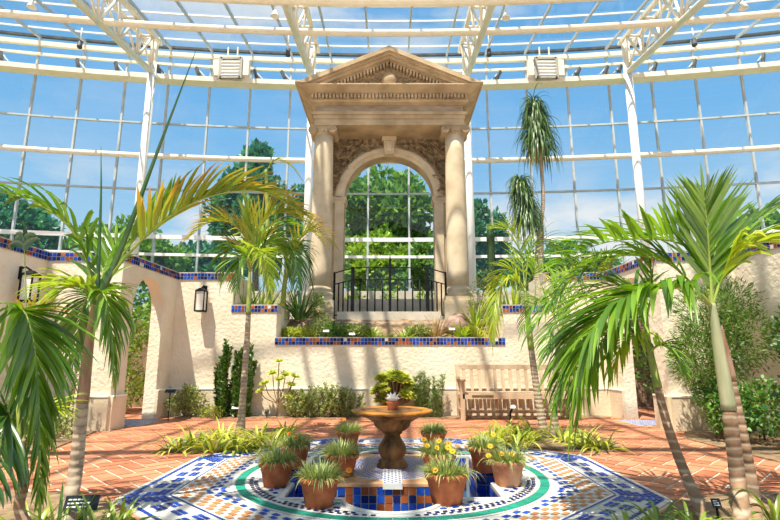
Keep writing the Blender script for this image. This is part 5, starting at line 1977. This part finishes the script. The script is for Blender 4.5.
# foreground strap leaves
for i, (u, v, L, nt) in enumerate([(58, 540, .34, 'close beside the ringed trunk'), (95, 545, .32, 'beneath the black name sign'), (118, 532, .26, 'on the court corner'), (30, 545, .34, 'under the drooping palm')]):
    p = gnd(u, v, 0.014)
    strap_clump('agapanthus', p, 'glossy green strap-leaf plant at the frame edge, ' + nt, n=22, L=L, w=0.026, leaf='strap', group='strap-leaf plants in the front beds', seed=200 + i)
for i, (u, v, L, nt) in enumerate([(632, 536, .25, 'lapping over the tiled court corner'), (660, 528, .26, 'just before the leaning palm foot'), (694, 536, .26, 'beside the small black sign'), (740, 532, .30, 'between the twin ringed trunks and the sign'), (775, 522, .38, 'behind the twin ringed trunks'), (646, 548, .24, 'lowest in front of the court corner'), (716, 545, .26, 'lowest by the twin ringed trunks')]):
    p = gnd(u, v, 0.014)
    strap_clump('agapanthus', p, 'glossy strap-leaf plant in the bench-side front bed, ' + nt, n=24, L=L, w=0.026, leaf='strap', group='strap-leaf plants in the front beds', seed=220 + i, droop=2.3, el=(.2, 1.2))

# shrubs along the back wall
YW = 9.02
def wallp(u, y=YW):
    return V((xu(u, 412, y), y, 0.014))
shrub('wall_shrub', wallp(186, 8.98), 'loose olive-green shrub at the foot of the wall by the archway', [(0, 0, .28, .22, .16, .2), (-.18, 0, .2, .16, .14, .16), (.2, -.02, .22, .18, .14, .18), (.05, 0, .42, .14, .12, .14)], 1500, 0.05, 'shrub', seed=11)
shrub('wall_shrub', wallp(212, 8.92), 'small yellow-green cushion shrub before the wall, under the lantern', [(0, 0, .10, .14, .12, .1), (.12, 0, .08, .1, .1, .08), (-.12, 0, .08, .1, .1, .08)], 700, 0.04, 'lime', seed=12)
rr = random.Random(3)
sp = [(rr.uniform(-.32, .32), rr.uniform(-.08, .1), rr.uniform(.55, 1.3), rr.uniform(-.08, .08), 0) for i in range(24)]
spire_shrub('upright_shrub', wallp(232, 8.98), 'tall upright dark green shrub behind the slim palm trunk', sp, 'shrub_dark', 220, 0.075, seed=13, elong=1.8)
succulent('branching_succulent', wallp(277, 8.98), 'thin branching succulent with pale yellow rosettes beside the planter wall', [(0, 0, .92), (-.10, 0, .72), (.12, 0, .70), (-.22, -.02, .55), (.22, 0, .52), (.03, -.05, .62), (-.3, 0, .42), (.2, 0, .32), (.28, 0, .66)], 0.13, 'lime', 14, (0, 0, .25), 0.011)
for i, (u, sc, nt) in enumerate([(303, .8, 'nearest the branching succulent'), (322, 1.0, 'in the middle of the three grey bushes'), (343, .9, 'closest to the fountain')]):
    rr = random.Random(20 + i)
    sp = [(rr.uniform(-.2, .2), rr.uniform(-.1, .08), rr.uniform(.25, .58) * sc, rr.uniform(-.2, .2), rr.uniform(-.1, .05)) for k in range(34)]
    spire_shrub('grey_bush', wallp(u, 8.98), 'grey-green aromatic bush at the planter wall foot, ' + nt, sp, 'silver', 80, 0.06, seed=30 + i, group='grey bushes at the planter wall', elong=3)
tips = []
rr = random.Random(8)
for k in range(80):
    a = rr.uniform(0, 2 * PI)
    e = rr.uniform(-0.8, 1.5)
    q = rr.uniform(.55, 1)
    tips.append((0.36 * q * math.cos(a) * math.cos(e), 0.18 * math.sin(a) * math.cos(e) - .03, 0.44 + 0.32 * q * math.sin(e)))
succulent('rosette_succulent', wallp(395, 8.95), 'round yellow-green rosette succulent behind the fountain bowl', tips, 0.125, 'lime', 15, (0, 0, .2), 0.016)
rr = random.Random(4)
sp = [(rr.uniform(-.22, .22), rr.uniform(-.1, .08), rr.uniform(.4, .75), rr.uniform(-.1, .1), 0) for k in range(28)]
spire_shrub('rosemary_bush', wallp(429, 8.98), 'needle-leaved upright rosemary bush between the fountain and the bench', sp, 'rosemary', 150, 0.075, seed=16, elong=6)

# behind the archways
shrub('arch_shrub', V((-5.3, 9.6, 0)), 'bright green leafy shrub seen through the archway opposite the bench side', [(0, 0, 1.1, .6, .5, .7), (.3, .1, .5, .5, .4, .4), (-.4, 0, 1.7, .5, .4, .5), (.35, .3, 1.6, .4, .4, .4)], 3200, 0.10, 'tree_bright', seed=17)
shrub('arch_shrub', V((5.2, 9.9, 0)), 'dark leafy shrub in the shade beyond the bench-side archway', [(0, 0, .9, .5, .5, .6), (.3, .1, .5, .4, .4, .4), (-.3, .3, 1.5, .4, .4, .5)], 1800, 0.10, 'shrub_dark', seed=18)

# side bed, away from the bench: straggly shrubs against the wall
rr = random.Random(9)
sp = [(rr.uniform(-.15, .15), rr.uniform(-.1, .1), rr.uniform(.9, 1.7), rr.uniform(-.2, .3), rr.uniform(-.1, .1)) for k in range(9)]
spire_shrub('straggly_shrub', V((-4.32, 6.9, 0.014)), 'straggly thin-stemmed shrub climbing the wall behind the ringed palm', sp, 'shrub', 60, 0.05, seed=19, elong=2)
shrub('side_bush', V((-4.25, 6.2, 0.014)), 'dry grey-green low bush at the wall behind the ringed palm', [(0, 0, .18, .3, .3, .18), (-.3, .3, .25, .3, .3, .22), (.15, .5, .14, .22, .25, .14)], 1500, 0.05, 'silver', seed=21)
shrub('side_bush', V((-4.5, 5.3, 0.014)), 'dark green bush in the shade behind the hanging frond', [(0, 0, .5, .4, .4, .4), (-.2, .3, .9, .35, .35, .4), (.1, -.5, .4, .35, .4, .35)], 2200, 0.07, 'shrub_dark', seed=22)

# side bed on the bench side: big fine-leaved bush, leafy hedge, dark laurel
shrub('feathery_bush', V((4.12, 6.62, 0.014)), 'tall feathery fine-leaved bush behind the twin ringed trunks', [(0, 0, 1.05, .50, .40, .50), (.1, .1, 1.55, .42, .38, .42), (.45, 0, 1.25, .42, .4, .45), (-.28, -.1, .95, .3, .3, .32), (.5, .2, 1.75, .35, .35, .3)], 9000, 0.075, 'fine', seed=23, elong=5)
shrub('leafy_hedge', V((4.12, 6.35, 0.014)), 'low bright leafy shrub at the arch pier foot behind the twin trunks', [(0, 0, .38, .3, .3, .34), (.3, -.2, .42, .3, .3, .34), (-.1, .2, .55, .22, .22, .2)], 2400, 0.06, 'tree', seed=24, elong=1.7)
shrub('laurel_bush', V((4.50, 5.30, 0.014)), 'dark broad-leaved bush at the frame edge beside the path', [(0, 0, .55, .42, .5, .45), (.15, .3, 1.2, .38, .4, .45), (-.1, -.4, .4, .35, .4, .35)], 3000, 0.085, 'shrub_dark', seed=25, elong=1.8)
shrub('laurel_bush', V((4.62, 4.45, 0.014)), 'lighter green twiggy bush nearest the path at the frame edge', [(0, 0, 1.2, .32, .4, .3), (0.1, -.3, .75, .3, .3, .3), (.1, 0.1, 1.55, .3, .35, .25)], 1800, 0.075, 'fine', seed=26, elong=2.2)

# ---- raised planter
def planter(u, v, Y):
    p = at(u, v, Y)
    t = max(0, min(1, (Y - YB - 0.28) / 0.96))
    return V((p.x, Y, 1.28 + 0.50 * t - 0.02))
items = [(291, 'lime', .17, .10, 'yellow sedum cushion at the step end of the raised planter'), (307, 'lime', .18, .10, 'second yellow sedum cushion from the step end of the planter'), (321, 'silver', .2, .24, 'grey leafy tuft before the portal column in the raised planter'),
         (336, 'tree', .24, .16, 'dark green leafy mat before the portal steps in the planter'), (352, 'shrub', .2, .14, 'olive-green mat beside the pale plant tag'), (364, 'silver', .14, .12, 'small grey mat before the first leaf fan in the planter'),
         (418, 'shrub', .2, .13, 'olive-green mat beyond the leaf clumps in the planter'), (470, 'lime', .16, .12, 'yellow cushion past the brown rock in the planter')]
for i, (u, lf, r, h, lab) in enumerate(items):
    p = planter(u, 332, 9.80)
    shrub('planter_cushion', p, lab, [(0, 0, h * .7, r, r, h), (r * .7, 0, h * .5, r * .7, r * .7, h * .8), (-r * .7, 0, h * .5, r * .7, r * .7, h * .8)], 1000, 0.06, lf, seed=50 + i, group='cushion plants in the raised planter')
for i, (u, lab) in enumerate(((374, 'fern-green leaf fan in the raised planter, first below the railing'), (388, 'small leafy rosette in the raised planter below the railing centre'), (404, 'broad green leaf clump in the raised planter towards the brown rock'))):
    strap_clump('planter_clump', planter(u, 332, 9.66), lab, n=26, L=(.36, .22, .34)[i], w=.05, leaf='strap', group='leaf clumps below the railing', seed=60 + i, droop=1.2)
strap_clump('dry_agave', planter(436, 330, 9.8), 'dry straw-coloured spiky tuft in front of the brown rock', n=40, L=0.5, w=.022, leaf='dry', seed=66, droop=.9)
strap_clump('yellow_tuft', planter(478, 334, 9.68), 'bright yellow leafy tuft at the planter end near the hanging palm frond', n=34, L=0.3, w=.04, leaf='lime', seed=67)
mb = MB()
c = planter(455, 325, 10.0)
for (dx, dy, dz, r) in ((0, 0, .1, .26), (.22, .1, .06, .2), (-.2, .05, .04, .18), (.1, .2, .25, .18), (.38, -.05, 0, .14)):
    mb.blob(c + V((dx, dy, dz)), (r, r, r * .8), 0, 10, 0.10)
o = mb.build('garden_rock', 'rock', loc=c)
tag(o, 'lumpy reddish-brown rock in the raised planter below the portal column', 'rock')
# vines and spiky plants to the bench side of the portal
shrub('terrace_bush', V((xu(316, 300, 10.6), 10.75, 1.74)), 'thin grey-green bush at the portal column foot beside the cane palm', [(0, 0, .35, .18, .15, .3), (.05, 0, .1, .2, .15, .12)], 700, 0.06, 'silver', seed=70)
shrub('terrace_bush', V((xu(478, 300, 11.0), 11.0, 1.74)), 'airy twiggy bush beside the portal column on the cactus side', [(0, 0, .6, .25, .2, .4), (.2, 0, .9, .22, .2, .3), (.1, 0, .3, .3, .2, .25)], 800, 0.06, 'shrub', seed=71)
for i, (u, v, Y, L, lab) in enumerate([(475, 312, 10.1, .62, 'arching spiky green plant at the foot of the cactus'), (500, 300, 10.3, .62, 'arching spiky green plant behind the twin palm crown'), (462, 330, 9.75, .42, 'spiky green tuft at the planter edge beside the brown rock')]):
    p = planter(u, v, Y)
    p.z = max(p.z, 1.74 if Y > 10.2 else p.z)
    strap_clump('spiky_plant', p, lab, n=44, L=L, w=.035, leaf='palm_lime' if i != 1 else 'palm', seed=72 + i, el=(.4, 1.45), droop=.9)
for i, (u, Y, L, lf, lab) in enumerate([(243, 10.1, .80, 'palm', 'tall grassy tuft on the terrace behind the stepped wall, at the slim palm'), (262, 10.3, .95, 'palm_lime', 'tall yellow-green spiky plant on the terrace beside the cane palm stems'),
                                        (300, 10.35, .80, 'palm_dark', 'dark spiky plant on the terrace between the cane palm and the column'),
                                        (515, 10.2, .85, 'palm_lime', 'tall yellow-green spiky plant on the terrace behind the twin palm crown'), (545, 10.3, .85, 'palm', 'green spiky plant on the terrace at the ponytail palm foot')]):
    p = V((xu(u, 305, Y), Y, 1.77))
    strap_clump('terrace_tuft', p, lab, n=60, L=L, w=.04, leaf=lf, seed=300 + i, el=(.5, 1.5), droop=1.0, spread=.2, group='spiky plants on the terrace shoulders')
# cactus
p = V((xu(492, 280, 11.6), 11.6, 1.78))
root = thing('column_cactus', p, 'dark ribbed column cactus standing beside the portal column', 'cactus')
mb = MB()
top = at(490, 223, 11.6)
n = 20
vs, H = [], top.z - p.z
mb.lathe([(0.065, 0), (0.085, H * .2), (0.075, H * .35), (0.09, H * .55), (0.078, H * .7), (0.085, H * .85), (0.06, H * .96), (0.01, H)], p, 24, scallop=lambda a, i: 0.16 * math.cos(8 * a))
mb.v = [(x + (top.x - p.x) * (z - p.z) / H, y, z) for x, y, z in mb.v]
mb.build('stem', 'cactus', root)


def ponytail():
    Y = 11.4
    base = V((xu(537, 300, Y), Y, 1.74))
    root = thing('ponytail_palm', base, 'tall ponytail palm with two drooping mop heads on a thin trunk, against the glass', 'palm')
    fork = at(541, 225, Y)
    mb = MB()
    mb.tube(spline([base, at(539, 262, Y), fork], 12), [0.16 - 0.008 * i for i in range(13)], 10)
    mb.tube(spline([fork, at(543, 190, Y), at(536, 118, Y)], 12), [0.05 - 0.001 * i for i in range(13)], 8)
    mb.tube(spline([fork, at(532, 212, Y), at(522, 190, Y)], 8), 0.035, 8)
    mb.build('trunk', 'trunk_pale', root)
    for (u, v, u2, v2, n, L) in ((533, 101, 540, 150, 620, 0.80), (519, 178, 529, 226, 560, 0.70)):
        c, c2 = at(u, v, Y), at(u2, v2, Y)
        rr = random.Random(u)
        mb = MB()
        for i in range(n):
            a = rr.uniform(0, 2 * PI)
            t = rr.random() ** 0.9
            e = rr.uniform(0.2, 1.3) * (1 - .3 * t)
            d = V((math.cos(a) * math.cos(e), math.sin(a) * math.cos(e), math.sin(e)))
            mb.blade(c.lerp(c2, t), d, V((0, 0, 1)), L * rr.uniform(.6, 1.3) * (.75 + .35 * t), 0.030, rr.uniform(4, 13), 9, 0.1, 0, rr.random())
        mb.build('leaf_mop', 'ponytail', root)
    mb = MB()
    c = at(537, 150, Y)
    rr = random.Random(2)
    for i in range(70):
        a = rr.uniform(0, 2 * PI)
        mb.blade(c + V((0, 0, rr.uniform(-.1, .3))), V((math.cos(a) * .4, math.sin(a) * .4, -.3)), V((0, 0, 1)), rr.uniform(.3, .6), 0.02, 2.5, 5, .1, 0, rr.random())
    mb.build('dead_leaves', 'dry', root)


ponytail()
# rusty tuft on top of the far wall, bench side; small rusty tuft
strap_clump('rusty_bromeliad', V((xu(600, 240, 11.0), 11.0, 1.0 + 0.0)) + V((0, 0, 1.7)), 'rust-brown spiky plant showing above the wall beyond the palms', n=34, L=0.75, w=.06, leaf='palm_rust', seed=80, el=(.7, 1.5), droop=.4)
bpy.data.objects['rusty_bromeliad'].location.z += 0
# its urn so that it stands on something
p = V((xu(600, 240, 11.0), 11.0, 0))
mb = MB()
mb.lathe([(0.3, 0.0), (0.3, 2.3), (0.36, 2.32), (0.4, 2.68), (0.34, 2.70), (0.001, 2.68)], p, 24)
o = mb.build('stone_planter', 'stone_pale', loc=p)
tag(o, 'tall round stone planter under the rust-brown spiky plant', 'planter')

# ================================================================== outside trees
def tree(name, p, label, crown, n, size, leaf, trunk_h, seed, lean=0):
    rr = random.Random(seed)
    root = thing(name, p, label, 'tree', 'trees outside the glass')
    mb = MB()
    # crown built of many clumps
    cx, cy, cz, rx, ry, rz = crown
    for i in range(34):
        d = V((rr.gauss(0, 1), rr.gauss(0, 1), rr.gauss(0, 1))).normalized()
        q = rr.uniform(.35, .92)
        c = p + V((cx, cy, cz)) + V((d.x * rx, d.y * ry, d.z * rz)) * q
        s = rr.uniform(.24, .42)
        cloud(mb, c, (rx * s, ry * s, rz * s * .8), n // 34, size, rr, 0, 1.6)
    mb.build('crown', leaf, root)
    mb = MB()
    h = cz
    mb.tube(spline([p, p + V((lean, 0, h * .5)), p + V((cx, cy, h))], 8), [0.35 - .03 * i for i in range(9)], 8)
    for i in range(6):
        a = rr.uniform(0, 2 * PI)
        mb.tube([p + V((cx * .7, cy * .7, h * .7)), p + V((cx + rx * .6 * math.cos(a), cy + ry * .6 * math.sin(a), h + rz * .3))], [0.12, 0.04], 6)
    mb.build('trunk', 'stem', root)


def tp(u, Y):
    return V((xu(u, 300, Y), Y, -0.03))
def crown_px(u, v0, v1, halfpx, Y, base):
    c = at(u, (v0 + v1) / 2, Y)
    rz = (at(u, v0, Y).z - at(u, v1, Y).z) / 2
    rx = at(u + halfpx, (v0 + v1) / 2, Y).x - c.x
    return (c.x - base.x, 0, c.z - base.z, rx, rx * .7, rz)
for (nm, u, Y, v0, v1, hp, n, sz, lf, sd, lab) in [
    ('broadleaf_tree', 385, 30, 163, 285, 52, 15000, .42, 'tree', 1, 'big rounded green tree filling the stone arch beyond the glass'),
    ('pale_tree', 372, 26, 235, 300, 40, 9000, .28, 'tree_bright', 2, 'light green low tree in front of the big tree within the arch'),
    ('pale_tree', 428, 24.5, 240, 300, 26, 6000, .28, 'tree', 3, 'small green tree beside the arch pier on the cactus side'),
    ('teal_tree', 255, 30, 148, 290, 42, 13000, .42, 'tree_teal', 4, 'dark blue-green conifer-like tree beyond the glass behind the slim palm'),
    ('teal_tree', 302, 40, 185, 290, 26, 7000, .40, 'tree_teal', 5, 'dark tree close beside the portal column behind the cane palm'),
    ('teal_tree', 486, 30, 198, 285, 20, 6000, .38, 'tree_teal', 6, 'narrow dark tree beyond the glass behind the column cactus'),
    ('edge_tree', 8, 30, 196, 270, 46, 9000, .40, 'tree_teal', 7, 'dark tree low beyond the glass behind the broad palm leaves'),
    ('edge_tree', 120, 33, 222, 290, 60, 8000, .42, 'tree', 8, 'distant low green tree above the archway coping'),
    ('edge_tree', 200, 42, 240, 290, 50, 8000, .42, 'tree_teal', 9, 'low dark tree above the lantern wall, beside the tall conifer-like tree'),
    ('edge_tree', 560, 34, 246, 295, 60, 8000, .42, 'tree', 10, 'distant low tree behind the ponytail palm trunk'),
    ('edge_tree', 790, 30, 215, 290, 50, 8000, .42, 'tree', 11, 'green tree beyond the glass at the bench-side frame edge')]:
    b = tp(u, Y)
    tree(nm, b, lab, crown_px(u, v0, v1, hp, Y, b), n, sz, lf, 3, sd)

# low things on the terrace behind the portal
mb = MB()
for i, (y, z0, z1) in enumerate(((15.4, 1.75, zv(303, 15.4)), (17.5, 1.75, zv(291, 17.5)))):
    mb = MB()
    mb.box((-7, y, z0), (7, y + 0.3, z1))
    struct(mb.build('terrace_wall', 'ledge_stone'))
for i, (u, Y, v, lab) in enumerate(((354, 16.5, 292, 'small fern on the inner ledge within the arch, nearer the finial'), (424, 16.5, 292, 'grassy tuft on the inner ledge within the arch, by the far pier'), (389, 16.5, 290, 'leafy tuft on the inner ledge behind the railing finial'))):
    p = at(u, v, Y)
    shrub('ledge_fern', V((p.x, Y, 1.78)), lab, [(0, 0, .9, .35, .3, .5), (.15, 0, .5, .35, .3, .5), (-.15, 0, .5, .35, .3, .5)], 900, 0.14, 'tree_bright', seed=90 + i)
for i, (x, lab) in enumerate(((-7.2, 'dense shrub behind the lantern wall beyond the archway coping'), (-5.2, 'leafy shrub behind the lantern wall next to the step'), (4.9, 'green shrub behind the bench-side pier'), (7.3, 'green shrub behind the bench-side archway coping'))):
    shrub('terrace_shrub', V((x, 13.2 if i % 2 else 14.0, 1.80)), lab, [(0, 0, .7, .9, .6, .6), (.7, 0, .5, .6, .5, .5), (-.7, 0, .6, .6, .5, .5)], 1500, 0.14, 'tree', seed=95 + i)

# ================================================================== light, sky, camera
def build_world():
    w = bpy.data.worlds.new('World')
    S.world = w
    w.use_nodes = True
    nt = w.node_tree
    bg = nt.nodes['Background']
    tc = nt.nodes.new('ShaderNodeTexCoord')
    sep = nt.nodes.new('ShaderNodeSeparateXYZ')
    nt.links.new(tc.outputs['Generated'], sep.inputs[0])
    ramp = nt.nodes.new('ShaderNodeValToRGB')
    e = ramp.color_ramp.elements
    e[0].position, e[0].color = 0.0, (0.66, 0.84, 0.97, 1)
    e[1].position, e[1].color = 0.75, (0.11, 0.41, 0.88, 1)
    k = e.new(0.16)
    k.color = (0.50, 0.76, 0.97, 1)
    k = e.new(0.40)
    k.color = (0.22, 0.55, 0.95, 1)
    nt.links.new(sep.outputs['Z'], ramp.inputs[0])
    mp = nt.nodes.new('ShaderNodeMapping')
    mp.inputs['Scale'].default_value = (1, 1, 2.6)
    mp.inputs['Location'].default_value = (1.35, 0.7, 0.0)
    nt.links.new(tc.outputs['Generated'], mp.inputs[0])
    ns = nt.nodes.new('ShaderNodeTexNoise')
    ns.inputs['Scale'].default_value = 2.6
    ns.inputs['Detail'].default_value = 7
    ns.inputs['Roughness'].default_value = 0.55
    nt.links.new(mp.outputs[0], ns.inputs['Vector'])
    mr = nt.nodes.new('ShaderNodeMapRange')
    mr.inputs[1].default_value = 0.45
    mr.inputs[2].default_value = 0.58
    nt.links.new(ns.outputs['Fac'], mr.inputs[0])
    mx = nt.nodes.new('ShaderNodeMix')
    mx.data_type = 'RGBA'
    mx.inputs[7].default_value = (1.0, 1.0, 1.0, 1)
    zr = nt.nodes.new('ShaderNodeValToRGB')
    ze = zr.color_ramp.elements
    ze[0].position, ze[0].color = 0.10, (1, 1, 1, 1)
    ze[1].position, ze[1].color = 0.80, (0.9, 0.9, 0.9, 1)
    for zp, zc in ((0.26, .9), (0.34, .12), (0.50, .15), (0.60, .75)):
        q = ze.new(zp)
        q.color = (zc, zc, zc, 1)
    nt.links.new(sep.outputs['Z'], zr.inputs[0])
    mm = nt.nodes.new('ShaderNodeMath')
    mm.operation = 'MULTIPLY'
    nt.links.new(mr.outputs[0], mm.inputs[0])
    nt.links.new(zr.outputs[0], mm.inputs[1])
    nt.links.new(mm.outputs[0], mx.inputs[0])
    nt.links.new(ramp.outputs[0], mx.inputs[6])
    nt.links.new(mx.outputs[2], bg.inputs[0])
    bg.inputs[1].default_value = 0.88


build_world()
sun = bpy.data.lights.new('sun', 'SUN')
sun.energy = 8.5
sun.angle = math.radians(0.6)
sun.color = (1.0, 0.92, 0.78)
so = bpy.data.objects.new('sun', sun)
COL.objects.link(so)
dirv = V((0.20, 0.34, -0.85)).normalized()
so.rotation_euler = dirv.to_track_quat('-Z', 'Y').to_euler()
so.location = (-4, -6, 25)

cam = bpy.data.cameras.new('camera')
cam.sensor_width = 36
cam.lens = F / 780 * 36
cam.clip_start = 0.05
cam.clip_end = 400
co = bpy.data.objects.new('camera', cam)
COL.objects.link(co)
co.location = (0, 0, EYE)
co.rotation_euler = (PI / 2 + TILT, 0, 0)
S.camera = co
S.view_settings.view_transform = 'Standard'
S.view_settings.look = 'None'
S.view_settings.gamma = 1
S.view_settings.use_curve_mapping = False
S.view_settings.exposure = 0.10
S.cycles.transparent_max_bounces = 16
